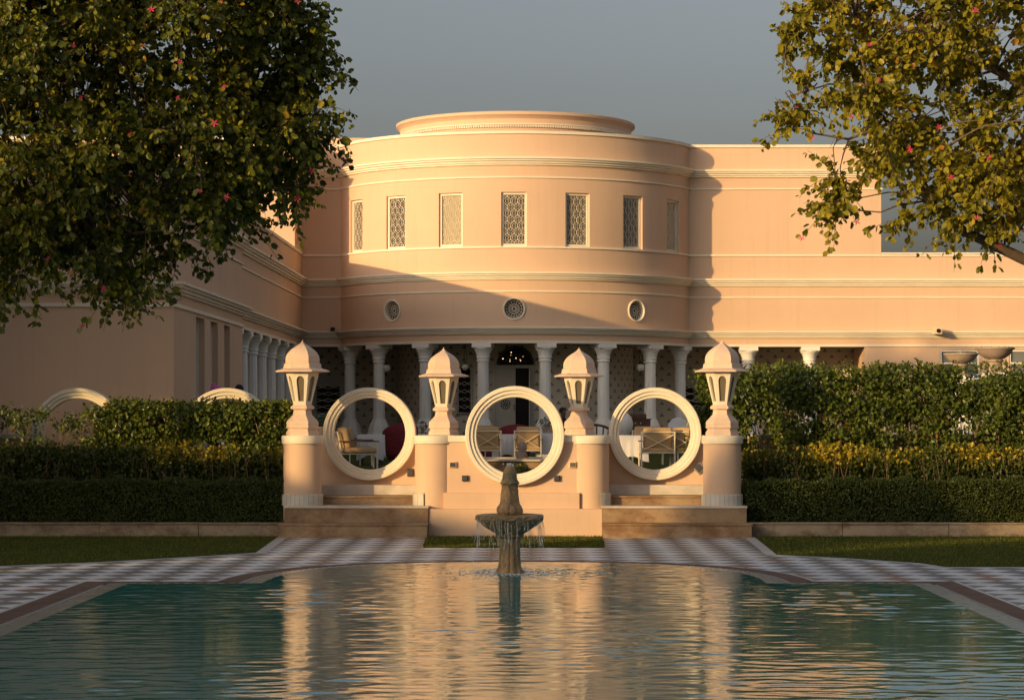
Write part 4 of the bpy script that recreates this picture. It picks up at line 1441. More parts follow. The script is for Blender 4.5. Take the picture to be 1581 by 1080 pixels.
CV = thing('climbing_plant', 'upright green climber between the right ring and the outer right lantern', 'plant', (3.62, 50.35, 0.26))
n = 3600
zc = rng.uniform(0.55, 3.15, n)
P = np.column_stack([0.13 * np.sin(zc * 3.1) + rng.normal(0, 0.12, n) - 0.05, rng.normal(0, 0.1, n), zc])
leaf_mesh('foliage', P, rng.normal(0, 0.5, (n, 3)) + np.array([0, -0.35, -0.5]), rand_unit(n) + np.array([0, -0.7, 0.5]), rng.uniform(0.05, 0.11, n), LEAF2, M['ficus'], rng.uniform(0, 0.9, n), CV)
MB().tube([(0, 0, 0), (0.03, 0, 1), (-0.05, 0, 2), (0.02, 0, 3.1)], [0.03, 0.025, 0.015, 0.006], 6).tube([(0.06, 0.02, 0), (-0.08, 0, 1.2), (0.05, 0, 2.7)], [0.02, 0.016, 0.006], 6).build('stem', M['stem'], CV)


# ------------------------------------------------------------------ trees framing the view
def point_in(poly, x, y):
    ok = False
    j = len(poly) - 1
    for i in range(len(poly)):
        if (poly[i][1] > y) != (poly[j][1] > y) and x < (poly[j][0] - poly[i][0]) * (y - poly[i][1]) / (poly[j][1] - poly[i][1]) + poly[i][0]: ok = not ok
        j = i
    return ok


def edge_dist(poly, x, y):
    d = 1e9
    for i in range(len(poly)):
        a, b = Vector(poly[i - 1]), Vector(poly[i])
        p = Vector((x, y)); ab = b - a
        t = max(0, min(1, (p - a).dot(ab) / ab.length_squared))
        d = min(d, (p - a - ab * t).length)
    return d


def flower_mesh():
    m = MB()
    for k in range(5):
        a = 2 * PI * k / 5
        d = Vector((math.cos(a), math.sin(a), 0)); s = Vector((-d.y, d.x, 0))
        m.add([(0, 0, 0), tuple(d * 0.5 + s * 0.16 + Vector((0, 0, 0.16))), tuple(d * 1.0 + Vector((0, 0, 0.22))), tuple(d * 0.5 - s * 0.16 + Vector((0, 0, 0.16)))], [(0, 1, 2, 3)])
    m.tube([(0, 0, -0.25), (0, 0, 0.3)], [0.05, 0.02], 4)
    return m


def orchid_tree(label, outline, Y0, depth, trunk, limbs, nclump, ntwig, nleaf, leaf, mat, seed, nflower, front=0.5, twiglen=(0.25, 0.6), extra=()):
    """outline: crown shape (world x, z) at depth Y0; the crown fills it with a lens-shaped thickness"""
    r = np.random.default_rng(seed)
    t = thing('orchid_tree', label, 'tree', trunk[0][0])
    base = Vector(trunk[0][0])

    def rel(p): return tuple(Vector(p) - base)
    tr = MB().tube([rel(p) for p, _ in trunk], [q for _, q in trunk], 12).build('trunk', M['bark'], t, 60)
    nodes = []
    for lb in limbs:
        pts = [Vector(p) for p, _ in lb]
        MB().tube([rel(p) for p in pts], [q for _, q in lb], 8).build('branch', M['bark'], t, 60)
        for i in range(len(pts) - 1):
            for k in range(6): nodes.append(pts[i].lerp(pts[i + 1], k / 6))
    xs = [p[0] for p in outline]; zs = [p[1] for p in outline]
    cl = list(Vector(e) for e in extra)
    while len(cl) < nclump:
        x, z = r.uniform(min(xs), max(xs)), r.uniform(min(zs), max(zs))
        if not point_in(outline, x, z): continue
        d = edge_dist(outline, x, z)
        if d < 0.12: continue
        h = min(depth, 0.3 + d * 1.35)
        cl.append(Vector((x, Y0 + r.uniform(-h, h), z)))
    tw = MB()
    Ps, Ts, Ti, tips = [], [], [], []
    for c in cl:
        nb = min(nodes, key=lambda q: (q - c).length + 0.4 * max(0, q.z - c.z))
        mid = nb.lerp(c, 0.5) + Vector((r.normal(0, 0.08), r.normal(0, 0.08), 0.10 + r.normal(0, 0.06)))
        L = (c - nb).length
        if L < 2.6:
            tw.tube([rel(nb), rel(nb.lerp(mid, 0.6) + Vector((0, 0, 0.03))), rel(mid), rel(c)], [0.006 + 0.007 * L, 0.006 + 0.005 * L, 0.005 + 0.003 * L, 0.005], 5, False)
        ctint = r.uniform(-0.15, 0.15)
        for k in range(ntwig):
            d = Vector(r.normal(0, 1, 3)); d.normalize()
            d = (d + Vector((0, 0, -0.12)) + (c - nb).normalized() * 0.5).normalized()
            l = r.uniform(*twiglen)
            pts = []
            for s in range(5):
                q = s / 4
                pts.append(c + d * l * q + Vector((0, 0, -0.22 * l * q * q)) + Vector(r.normal(0, 0.01, 3)))
            tw.tube([rel(p) for p in pts], [0.0045, 0.004, 0.0035, 0.003, 0.002], 3, False)
            tips.append(pts[-1])
            n = nleaf + int(r.integers(-2, 3))
            q = r.uniform(0.15, 1.0, n)
            base_ = np.array([c + d * l * s + Vector((0, 0, -0.22 * l * s * s)) for s in q])
            side = r.normal(0, 1, (n, 3)); side[:, 2] *= 0.4
            P = base_ + side / np.linalg.norm(side, axis=1, keepdims=True) * r.uniform(0.01, 0.05, (n, 1))
            Ps.append(P)
            Ts.append(side * 0.55 + np.array([0, 0, -0.75]) + r.normal(0, 0.35, (n, 3)) + np.array(d) * 0.3)
            Ti.append(np.clip(0.42 + ctint + r.normal(0, 0.2, n) + (r.uniform(0, 1, n) > 0.985) * 0.5, 0, 1))
    P = np.concatenate(Ps) - np.array(base); T = np.concatenate(Ts)
    nr = rand_unit(len(P)) * 0.9 + np.array([-0.35, -0.55, 0.35])
    leaf_mesh('crown', P, T, nr, (0.45 + 0.85 * r.uniform(0, 1, len(P)) ** 1.3) * leaf, LEAFB, mat, np.concatenate(Ti), t)
    tw.build('twigs', M['bark'], t)
    bins = {}
    for p in tips:
        if abs(p.x) > 7.2 or p.z > 7.4: continue
        kk = (round(p.x / 0.33), round(p.z / 0.33))
        if kk not in bins or p.y < bins[kk].y: bins[kk] = p
    ft = [p + Vector((0, -0.07, 0)) for p in bins.values()]
    r.shuffle(ft)
    f0 = None
    for p in [Vector(q) for q in ft[:nflower]]:
        if f0 is None:
            f0 = flower_mesh().build('flower', M['petal'], t); f = f0
        else:
            f = f0.copy(); COL.objects.link(f)
        s = r.uniform(0.026, 0.05)
        f.location = Vector(p) - base
        f.scale = (s, s, s)
        f.rotation_euler = (r.uniform(0.6, 2.2), r.uniform(-0.6, 0.6), r.uniform(-0.8, 0.8))
    return t


YT = 25.5
def o2(pts, Y): return [(X(a, Y), Z(b, Y)) for a, b in pts]


left_outline = o2([(-520, -280), (330, -330), (410, -120), (470, -10), (490, 70), (480, 150), (488, 210), (465, 280), (415, 315), (370, 365), (325, 395), (250, 405), (205, 440), (120, 425), (30, 425), (-40, 435), (-350, 430), (-560, 200)], YT)
lb = (-8.6, 26.2)
orchid_tree('large leafy orchid tree with magenta flowers overhanging the left side of the pool', left_outline, YT, 2.5,
            [((lb[0], lb[1], 0.0), 0.24), ((lb[0] + 0.1, lb[1], 1.2), 0.2), ((lb[0] + 0.3, lb[1] - 0.1, 2.6), 0.17), ((lb[0] + 0.5, lb[1] - 0.2, 4.0), 0.14), ((lb[0] + 0.8, lb[1] - 0.2, 6.0), 0.09), ((lb[0] + 1.0, lb[1] - 0.2, 7.6), 0.04)],
            [[((lb[0] + 0.3, lb[1] - 0.1, 2.6), 0.10), ((-7.2, 26.6, 3.9), 0.08), ((-5.6, 26.9, 4.7), 0.06), ((-4.2, 26.8, 5.2), 0.04), ((-3.0, 26.4, 5.6), 0.02)],
             [((lb[0] + 0.5, lb[1] - 0.2, 4.0), 0.10), ((-7.0, 26.0, 5.6), 0.07), ((-5.4, 26.2, 6.6), 0.05), ((-3.8, 26.0, 7.2), 0.03)],
             [((-7.2, 26.6, 3.9), 0.06), ((-6.2, 25.9, 4.2), 0.05), ((-5.0, 25.5, 4.3), 0.03), ((-3.9, 25.3, 4.4), 0.015)],
             [((lb[0] + 0.5, lb[1] - 0.2, 4.0), 0.08), ((-8.6, 24.6, 5.4), 0.05), ((-8.8, 23.9, 6.8), 0.03)]],
            800, 13, 16, 0.073, M['leaf'], 41, 46, extra=[at(195, 430, 25.2), at(185, 440, 25.2), at(480, 55, 25.4), at(490, 100, 25.6), at(485, 170, 25.3), at(450, 20, 25.4), at(475, 230, 25.3), at(20, 430, 25.0), at(455, 290, 25.2)])

YT2 = 24.5
right_outline = o2([(1240, 10), (1270, -120), (1330, -330), (2000, -330), (2050, 250), (1800, 360), (1590, 345), (1500, 330), (1440, 365), (1380, 340), (1345, 280), (1300, 320), (1290, 295), (1315, 250), (1300, 205), (1240, 200), (1232, 165), (1270, 140), (1240, 110), (1262, 70)], YT2)
rb_ = (7.4, 24.9)
orchid_tree('sunlit orchid tree with bare branch and magenta flowers leaning in over the right side', right_outline, YT2, 1.9,
            [((rb_[0], rb_[1], 0.0), 0.2), ((rb_[0] - 0.1, rb_[1], 1.3), 0.17), ((rb_[0] - 0.4, rb_[1], 2.7), 0.14), ((rb_[0] - 0.6, rb_[1], 4.2), 0.12), ((rb_[0] - 0.9, rb_[1], 6.4), 0.07)],
            [[((rb_[0] - 0.4, rb_[1], 2.7), 0.10), (at(1680, 440, 24.7), 0.08), (at(1581, 400, 24.5), 0.062), (at(1490, 358, 24.4), 0.05), (at(1430, 310, 24.4), 0.038), (at(1405, 230, 24.4), 0.028), (at(1375, 190, 24.4), 0.02)],
             [(at(1450, 325, 24.4), 0.03), (at(1380, 200, 24.3), 0.026), (at(1345, 160, 24.3), 0.02), (at(1330, 85, 24.3), 0.014)],
             [(at(1375, 190, 24.4), 0.02), (at(1310, 215, 24.4), 0.014), (at(1250, 205, 24.4), 0.008)],
             [(at(1345, 130, 24.3), 0.018), (at(1280, 130, 24.4), 0.01), (at(1215, 150, 24.4), 0.006)],
             [((rb_[0] - 0.6, rb_[1], 4.2), 0.10), (at(1700, 200, 24.7), 0.07), (at(1560, 120, 24.6), 0.05), (at(1420, 50, 24.5), 0.03), (at(1300, 20, 24.5), 0.014)],
             [((rb_[0] - 0.9, rb_[1], 6.4), 0.06), (at(1600, -80, 24.5), 0.04), (at(1450, -120, 24.6), 0.02)]],
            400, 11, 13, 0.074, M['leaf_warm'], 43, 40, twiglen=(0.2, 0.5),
            extra=[at(1215, 40, 24.4), at(1228, 65, 24.4), at(1235, 130, 24.4), at(1228, 165, 24.5), at(1232, 195, 24.4), at(1290, 268, 24.4), at(1292, 322, 24.4), at(1305, 310, 24.5), at(1245, 20, 24.4), at(1530, 362, 24.4), at(1400, 335, 24.4), at(1300, 290, 24.4), at(1450, 315, 24.1), at(1475, 340, 24.1), at(1425, 270, 24.1), at(1405, 225, 24.1), at(1530, 350, 24.2), at(1560, 340, 24.2), at(1500, 325, 24.1), at(1440, 230, 24.0), at(1470, 280, 24.0), at(1385, 185, 24.1), at(1345, 140, 24.1), at(1510, 290, 24.0), at(1550, 300, 24.0)])

# unseen trees and a block added past the left edge to shade pool and lawns
SB = thing('shade_block', 'plain pink block out of view, added to shade the pool garden', 'building', (-31, 0, 0))
MB().box(-6, 0, 15.4, 26.6, 0, 7.25).box(-6.05, 0.05, 22.4, 24.3, 0, 7.62).build('wall', M['stucco'], SB)
MB().box(-6.1, 0.1, 15.3, 26.7, 7.25, 7.45).build('parapet', M['trim'], SB)


def shade_tree(loc, h, w, first=[]):
    lab = 'broad dark evergreen tree out of view, sized to shade the pool garden'
    if not first:
        t = thing('shade_evergreen', lab, 'tree', loc, group='unseen evergreen trees shading the pool garden')
        MB().tube([(0, 0, 0), (0.05, 0, 0.25), (0, 0.03, 0.6)], [0.05, 0.035, 0.02], 10).build('trunk', M['bark'], t, 60)
        n = 9000
        u = rand_unit(n)
        rad = rng.uniform(0.25, 1, n) ** 0.4
        k = 1 + 0.12 * np.sin(u[:, 0] * 7 + u[:, 2] * 5) + 0.1 * np.sin(u[:, 1] * 9)
        P = u * (rad * k)[:, None] * np.array([0.46, 0.46, 0.45]) + np.array([0, 0, 0.53])
        leaf_mesh('crown', P, rand_unit(n), rand_unit(n), rng.uniform(0.03, 0.06, n), LEAF2, M['ficus'], rng.uniform(0, 1, n), t)
        t.scale = (w, w, h)
        first.append(t)
        return t
    return copy_tree(first[0], loc=loc, scale=(w, w, h))


for (y, h, w, x) in ((44, 11.5, 9, -31), (39.5, 13, 9, -31.5), (37.5, 13, 7, -32), (34.6, 12.5, 4.8, -31), (24.1, 8.9, 1.3, -30), (14.3, 10.4, 1.9, -30), (11.4, 10.4, 5.0, -30), (8.7, 8.2, 1.6, -30), (7.2, 8.0, 1.7, -30), (3.9, 11.0, 6, -30.5), (1.2, 11.1, 5.5, -30.5), (-2.4, 11.7, 6, -31), (-7, 10.4, 8.5, -31), (-14, 11.6, 9, -31), (-22, 12, 9, -31), (47.5, 12.5, 8.5, -21.5), (53.5, 11, 6.5, -17.0), (42.5, 13, 8, -27)):  # unseen crowns, heights and widths set by where their shade should fall
    shade_tree((x, y, 0), h, w)


def high_tree(loc, first=[]):  # unseen high crowns added to keep skylight off the left wing
    if not first:
        t = thing('shade_evergreen', 'tall bare trunked tree out of view, its high crown added to darken the left wing', 'tree', loc, group='unseen tall trees added beyond the left edge')
        MB().tube([(0, 0, 0), (0.1, 0.05, 3), (0, 0.1, 6), (0.1, 0, 9.5), (0, 0, 12)], [0.26, 0.22, 0.19, 0.13, 0.05], 10).build('trunk', M['bark'], t, 60)
        n = 9000
        u = rand_unit(n)
        rad = rng.uniform(0.2, 1, n) ** 0.4
        k = 1 + 0.12 * np.sin(u[:, 0] * 7 + u[:, 2] * 5) + 0.1 * np.sin(u[:, 1] * 9)
        P = u * (rad * k)[:, None] * np.array([3.3, 3.3, 4.0]) + np.array([0, 0, 10.6])
        leaf_mesh('crown', P, rand_unit(n), rand_unit(n), rng.uniform(0.22, 0.42, n), LEAF2, M['ficus'], rng.uniform(0, 1, n), t)
        first.append(t)
        return t
    return copy_tree(first[0], loc=loc)


for x, y, z in ((-14.2, 43.5, 0), (-20.5, 42.0, -0.7), (-24.0, 47.0, -0.7), (-22.5, 39.5, -0.4)):
    high_tree((x, y, z))
high_tree((-17.5, 37.5, 0)).scale = (1, 1, 1.12)


# ------------------------------------------------------------------ terrace furniture
def xchair(label, w=0.62):
    t = thing('terrace_chair', label, 'chair', group='cream framed terrace chairs')
    d = 0.6
    r = 0.017
    for sx in (-1, 1):
        MB().tube([(sx * w / 2, d / 2, 0), (sx * w / 2, d / 2, 0.62)], r, 6).build('leg', M['chair_metal'], t)
        MB().tube([(sx * w / 2, -d / 2, 0), (sx * w / 2, -d / 2, 0.45), (sx * w / 2, -d / 2 - 0.06, 0.86)], r, 6).build('leg', M['chair_metal'], t)
        MB().box(sx * w / 2 - 0.025, sx * w / 2 + 0.025, -d / 2 - 0.04, d / 2 + 0.03, 0.62, 0.645, 0.006).build('armrest', M['wood'], t)
    yb0, yb1 = -d / 2, -d / 2 - 0.055
    bf = MB().tube([(-w / 2, yb1, 0.84), (w / 2, yb1, 0.84)], r, 6).tube([(-w / 2, yb0, 0.36), (w / 2, yb0, 0.36)], r, 6)
    bf.tube([(-w / 2, yb0 - 0.006, 0.40), (w / 2, yb1 - 0.006, 0.80)], 0.012, 6).tube([(w / 2, yb0 - 0.006, 0.40), (-w / 2, yb1 - 0.006, 0.80)], 0.012, 6)
    bf.build('back_frame', M['chair_metal'], t)
    sf = MB()
    for sx in (-1, 1): sf.tube([(sx * w / 2, -d / 2, 0.34), (sx * w / 2, d / 2, 0.34)], 0.014, 6)
    sf.tube([(-w / 2, d / 2, 0.34), (w / 2, d / 2, 0.34)], 0.014, 6)
    sf.build('seat_frame', M['chair_metal'], t)
    MB().box(-w / 2 + 0.03, w / 2 - 0.03, -d / 2 + 0.02, d / 2, 0.36, 0.48, 0.035).build('seat_cushion', M['cushion'], t, 50)
    b = MB()
    b.box(-w / 2 + 0.04, w / 2 - 0.04, -0.07, 0.07, 0, 0.50, 0.05)
    b.move(0, Matrix.Translation((0, -d / 2 + 0.12, 0.46)) @ Matrix.Rotation(R_(9), 4, 'X'))
    b.build('back_cushion', M['cushion'], t, 50)
    return t


def place(o, px, Y, z=TZ): o.location = (X(px, Y), Y, z)


ch = xchair('cream lounge chair seen from the side inside the left ring', 0.66)
place(ch, 552, 56.0); ch.rotation_euler = (0, 0, R_(-80)); ch.scale = (1.2, 1.4, 1.0)
def chair_at(px, Y, rz, label, sc=1.0):
    c = copy_tree(ch, loc=(X(px, Y), Y, TZ), rz=rz, label=label, scale=(sc, sc, 1.0))
    return c


chair_at(548, 59.0, R_(-60), 'cream terrace chair behind the lounge chair in the left ring')
chair_at(752, 60, R_(4), 'cream cross backed chair at left inside the central ring', 1.0)
chair_at(816, 60, R_(-3), 'cream cross backed chair at right inside the central ring', 1.0)
chair_at(1014, 56.5, R_(2), 'wide cream cross backed chair inside the right ring', 1.18)
chair_at(1062, 56.8, R_(-14), 'cream cross backed chair cut off by the rim of the right ring', 1.1)
chair_at(742, 66, R_(150), 'tan cushioned chair beyond the central table facing the garden', 1.0)
chair_at(1000, 60.5, R_(178), 'tan cushioned chair facing the wide chair in the right ring', 1.15)


def cloth_table(px, Y, w, d, h, label, legs=True):
    t = thing('dining_table', label, 'table', (X(px, Y), Y, TZ), group='terrace tables with white cloths')
    MB().box(-w / 2, w / 2, -d / 2, d / 2, h - 0.03, h, 0.006).build('tabletop', M['wood'], t)
    for sx in (-1, 1):
        for sy in (-1, 1): MB().tube([(sx * w * 0.38, sy * d * 0.38, 0), (sx * w * 0.38, sy * d * 0.38, h - 0.03)], 0.02, 6).build('leg', M['wood'], t)
    cm = MB()
    n = 64
    rings = []
    for (k, z) in ((0.0, h + 0.012), (1.0, h + 0.010), (1.03, h - 0.02), (1.06, h - 0.2), (1.09, 0.24)):
        row = []
        for i in range(n):
            a = 2 * PI * i / n
            c, s = math.cos(a), math.sin(a)
            m_ = 1 / max(abs(c), abs(s))
            fold = 1 + (0.05 * math.sin(a * 14) * max(0, h - z) / h)
            dip = -0.13 * (abs(abs(math.sin(2 * a)) - 0) ** 3) if z < 0.3 else 0
            row.append((w / 2 * c * m_ * k * fold, d / 2 * s * m_ * k * fold, z + dip))
        rings.append(row)
    vs = [p for r in rings for p in r]
    fs = [(j * n + i, j * n + (i + 1) % n, (j + 1) * n + (i + 1) % n, (j + 1) * n + i) for j in range(4) for i in range(n)]
    cm.add(vs, fs)
    c = cm.build('tablecloth', M['cloth'], None, 50, (X(px, Y), Y, TZ))
    return t, c


def table(px, Y, w, d, label, clabel):
    t, c = cloth_table(px, Y, w, d, 0.74, label)
    tag(c, clabel, 'tablecloth', 'white cloths over the terrace tables')
    return t


table(573, 60.5, 0.62, 0.9, 'small table under a white cloth inside the left ring', 'white cloth over the table beside the lounge chair in the left ring')
table(783, 61.5, 0.7, 0.8, 'table between the two cross backed chairs in the central ring', 'white cloth hanging between the two cross backed chairs in the central ring')
table(851, 60.5, 0.7, 0.8, 'table at the right rim of the central ring', 'white cloth at the right rim of the central ring')
table(975, 58.5, 0.72, 0.8, 'table left of the wide chair in the right ring', 'white cloth left of the wide chair in the right ring')
table(300, 56, 0.9, 0.9, 'table behind the left hedge below the second half hidden ring', 'white cloth glimpsed through the left ficus hedge')
table(405, 57, 0.9, 0.9, 'table behind the left hedge next to the outer left lantern', 'white cloth glimpsed beside the outer left pier')
table(1470, 56, 1.0, 0.9, 'table behind the right tall hedge', 'white cloth glimpsed through the right tall hedge')


def tub_chair(px, Y, rz, label, h=0.95, w=0.8):
    t = thing('wicker_chair', label, 'chair', (X(px, Y), Y, TZ), rz, 'dark red wicker tub chairs')
    m = MB()
    n = 28
    vs = []
    prof = [(0.30, 0.02), (0.36, 0.25), (0.41, 0.5), (0.44, 0.75), (0.45, 1.0)]
    for (r, v) in prof:
        for i in range(n + 1):
            a = R_(-215) + R_(250) * i / n - R_(0)
            top = h * (0.62 + 0.38 * math.cos((i / n - 0.5) * PI))
            vs.append((r * w / 0.9 * 1.05 * math.cos(a), r * w / 0.9 * math.sin(a), v * top))
    fs = [(j * (n + 1) + i, j * (n + 1) + i + 1, (j + 1) * (n + 1) + i + 1, (j + 1) * (n + 1) + i) for j in range(len(prof) - 1) for i in range(n)]
    m.add(vs, fs)
    sh = m.build('shell', M['red_wicker'], t, 60)
    so = sh.modifiers.new('thick', 'SOLIDIFY'); so.thickness = 0.05
    MB().lathe([(0.32, 0.05), (0.36, 0.3), (0.36, 0.36), (0.30, 0.42), (0.02, 0.44)], (0, 0.02, 0), 24).build('seat', M['red_wicker'], t, 50)
    return t


tub_chair(618, 66, R_(20), 'dark red wicker tub chair at the right side of the left ring', 1.02, 0.95)
tub_chair(797, 68, R_(0), 'dark red wicker tub chair behind the cross backed chairs in the central ring', 0.98, 0.95)
tub_chair(752, 70, R_(0), 'dark red wicker tub chair at left behind the central ring', 0.8, 0.8)

# basin behind the central ring, finial and plant
BS = thing('stone_basin', 'grey stone trough with ledge just behind the central ring', 'basin', (X(795, 52.6), 52.9, 0))
hw = 1.25
MB().box(-hw, hw, -0.05, 0.2, 0.3, 1.42, 0.01).build('wall', M['sandstone'], BS)
MB().box(-hw - 0.03, hw + 0.03, -0.12, 0.26, 1.42, 1.47, 0.01).build('coping', M['marble'], BS)
MB().box(-hw, hw, 1.0, 1.2, 1.0, 1.50, 0.01).build('wall', M['marble'], BS)
ST = thing('stone_finial', 'small grey stone finial standing on the trough ledge', 'ornament', (X(806, 52.95), 52.95, 1.47))
MB().lathe([(0.12, 0), (0.12, 0.12), (0.09, 0.14), (0.085, 0.18), (0.11, 0.22), (0.11, 0.27), (0.085, 0.34), (0.05, 0.38), (0.015, 0.4)], (0, 0, 0), 20).build('bulb', M['urn'], ST, 40)
MB().box(-0.13, 0.13, -0.13, 0.13, -0.0, 0.03, 0.005).build('base', M['urn'], ST)


def bush(loc, r, n, label, mat, size=0.05, pot=None, name='potted_plant'):
    t = thing(name, label, 'plant', loc)
    z = 0.0
    if pot:
        MB().lathe([(pot * 0.7, 0), (pot, pot * 1.4), (pot * 1.08, pot * 1.42), (pot * 1.08, pot * 1.6), (pot * 0.9, pot * 1.6), (pot * 0.85, pot * 1.4), (0.01, pot * 1.4)], (0, 0, 0), 20).build('pot', M['urn'], t, 40)
        z = pot * 1.5
    st = MB()
    for k in range(5):
        a = 2 * PI * k / 5
        st.tube([(0, 0, z), (0.3 * r * math.cos(a), 0.3 * r * math.sin(a), z + r * 0.6), (0.6 * r * math.cos(a), 0.6 * r * math.sin(a), z + r * 1.1)], [0.008, 0.006, 0.003], 4)
    st.build('stem', M['stem'], t)
    u = rand_unit(n)
    P = u * (rng.uniform(0.2, 1, n) ** 0.5)[:, None] * r + np.array([0, 0, z + r * 0.9])
    leaf_mesh('foliage', P, u + rng.normal(0, 0.4, (n, 3)), rand_unit(n), rng.uniform(0.7, 1.3, n) * size, LEAF2, mat, rng.uniform(0, 0.9, n), t)
    return t


bush((X(803, 52.4), 52.4, 1.0), 0.2, 260, 'small green plant in front of the stone trough inside the central ring', M['ficus'], 0.07, None, 'low_plant')
bush((X(842, 66), 66, TZ + 0.75 + 0.0), 0.14, 200, 'small potted plant on a white stand inside the central ring', M['ficus'], 0.05, 0.1)
PS = thing('plant_stand', 'white square stand under the potted plant in the central ring', 'stand', (X(842, 66), 66, TZ))
MB().box(-0.2, 0.2, -0.2, 0.2, 0.05, 0.70, 0.01).build('box', M['cloth'], PS)
MB().box(-0.24, 0.24, -0.24, 0.24, 0.70, 0.75, 0.01).build('top', M['cloth'], PS)
MB().box(-0.22, 0.22, -0.22, 0.22, 0.0, 0.05).build('base', M['cloth'], PS)

# thin dark side table with vase between the left ring and the second lantern
SD = thing('side_table', 'thin dark iron side table beside the second lantern from left', 'table', (X(659, 62), 62, TZ))
MB().lathe([(0.32, 0.0), (0.32, 0.02)], (0, 0, 0.78), 24).build('tabletop', M['bronze'], SD)
for k in range(3):
    a = 2 * PI * k / 3 + 0.4
    MB().tube([(0.24 * math.cos(a), 0.24 * math.sin(a), 0), (0.18 * math.cos(a), 0.18 * math.sin(a), 0.78)], 0.012, 6).build('leg', M['bronze'], SD)
bush((X(653, 62), 62, TZ + 0.80), 0.10, 60, 'tiny dark leafed plant on the iron side table', M['ficus'], 0.06, 0.05)

# dark sideboard, white chairs, green cabinet, planter bowl
SBD = thing('sideboard', 'dark carved wooden sideboard on the veranda seen through the right ring', 'sideboard', (X(986, 81.0), 81.6, Z0))
MB().box(-0.42, 0.42, -0.2, 0.2, 0.12, 0.62, 0.012).build('body', M['wood'], SBD)
MB().box(-0.46, 0.46, -0.23, 0.23, 0.62, 0.66, 0.008).box(-0.3, 0.3, 0.12, 0.2, 0.661, 0.82, 0.02).build('top', M['wood'], SBD)
for sx in (-0.36, 0.36): MB().box(sx - 0.03, sx + 0.03, -0.17, 0.17, 0, 0.12).build('leg', M['wood'], SBD)
for sx in (-0.09, 0.09): MB().sphere((sx, -0.215, 0.5), 0.02, 8, 6).build('handle', M['column'], SBD)
JR = thing('stone_jar', 'large pale rounded jar on the veranda at left inside the right ring', 'jar', (X(961, 80.2), 80.2, Z0))
MB().lathe([(0.16, 0), (0.2, 0.05), (0.33, 0.3), (0.36, 0.5), (0.3, 0.72), (0.18, 0.84), (0.2, 0.9), (0.17, 0.9), (0.1, 0.86), (0.01, 0.85)], (0, 0, 0), 28).build('body', M['column'], JR, 40)
MB().lathe([(0.2, 0), (0.2, 0.03)], (0, 0, 0), 24).build('base', M['column'], JR)


def white_chair(px, Y, rz, label):
    t = thing('white_chair', label, 'chair', (X(px, Y), Y, TZ), rz, 'white moulded chairs')
    b = MB()
    pts = [(-0.28, 0.45), (-0.34, 0.8), (-0.3, 1.0), (-0.15, 1.14), (0, 1.18), (0.15, 1.14), (0.3, 1.0), (0.34, 0.8), (0.28, 0.45)]
    vs = [(x, -0.28 - 0.1 * (z - 0.45) + 0.05 * (x / 0.34) ** 2, z) for x, z in pts] + [(x, -0.34 - 0.1 * (z - 0.45) + 0.05 * (x / 0.34) ** 2, z) for x, z in pts]
    n = len(pts)
    b.add(vs, [tuple(range(n)), tuple(range(2 * n - 1, n - 1, -1))] + [(i, i + n, (i + 1) % n + n, (i + 1) % n) for i in range(n)])
    b.build('backrest', M['cloth'], t)
    MB().box(-0.3, 0.3, -0.3, 0.28, 0.4, 0.47, 0.02).build('seat', M['cloth'], t)
    for sx in (-0.26, 0.26):
        for sy in (-0.25, 0.23): MB().tube([(sx, sy, 0), (sx, sy, 0.4)], 0.018, 6).build('leg', M['cloth'], t)
    return t


white_chair(1055, 66, R_(200), 'white rounded back chair at the right rim of the right ring')

GC = thing('green_cabinet', 'pale green painted cabinet with stepped cornice right of the outer left lantern', 'cabinet', (X(492, 70), 70, TZ))
MB().box(-0.42, 0.42, -0.25, 0.25, 0.06, 0.95, 0.01).build('body', M['green_paint'], GC)
MB().box(-0.45, 0.45, -0.28, 0.28, 0.95, 1.05, 0.01).box(-0.5, 0.5, -0.33, 0.33, 1.05, 1.16, 0.01).box(-0.56, 0.56, -0.39, 0.39, 1.16, 1.28, 0.012).build('cornice', M['green_paint'], GC)
MB().lathe([(0.17, 0), (0.17, 0.02)], (0, 0, 0), 24).build('arch', M['dark'], GC).matrix_local = Matrix.Translation((-0.02, -0.25, 0.82)) @ Matrix.Rotation(R_(90), 4, 'X')
for sx in (-0.36, 0.36): MB().box(sx - 0.04, sx + 0.04, -0.2, 0.2, 0, 0.06).build('leg', M['green_paint'], GC)
BW = thing('planter_bowl', 'small sunlit terracotta bowl on the wall between the outer left lantern and the left ring', 'bowl', (X(497, 49.9), 49.92, ZT - 0.003))
MB().lathe([(0.07, 0), (0.08, 0.02), (0.13, 0.07), (0.17, 0.14), (0.17, 0.17), (0.14, 0.17), (0.1, 0.1), (0.01, 0.09)], (0, 0, 0), 24).build('body', M['urn'], BW, 40)
MB().lathe([(0.175, 0.15), (0.185, 0.16), (0.175, 0.175)], (0, 0, 0), 24, cap=False).build('rim', M['urn'], BW, 40)


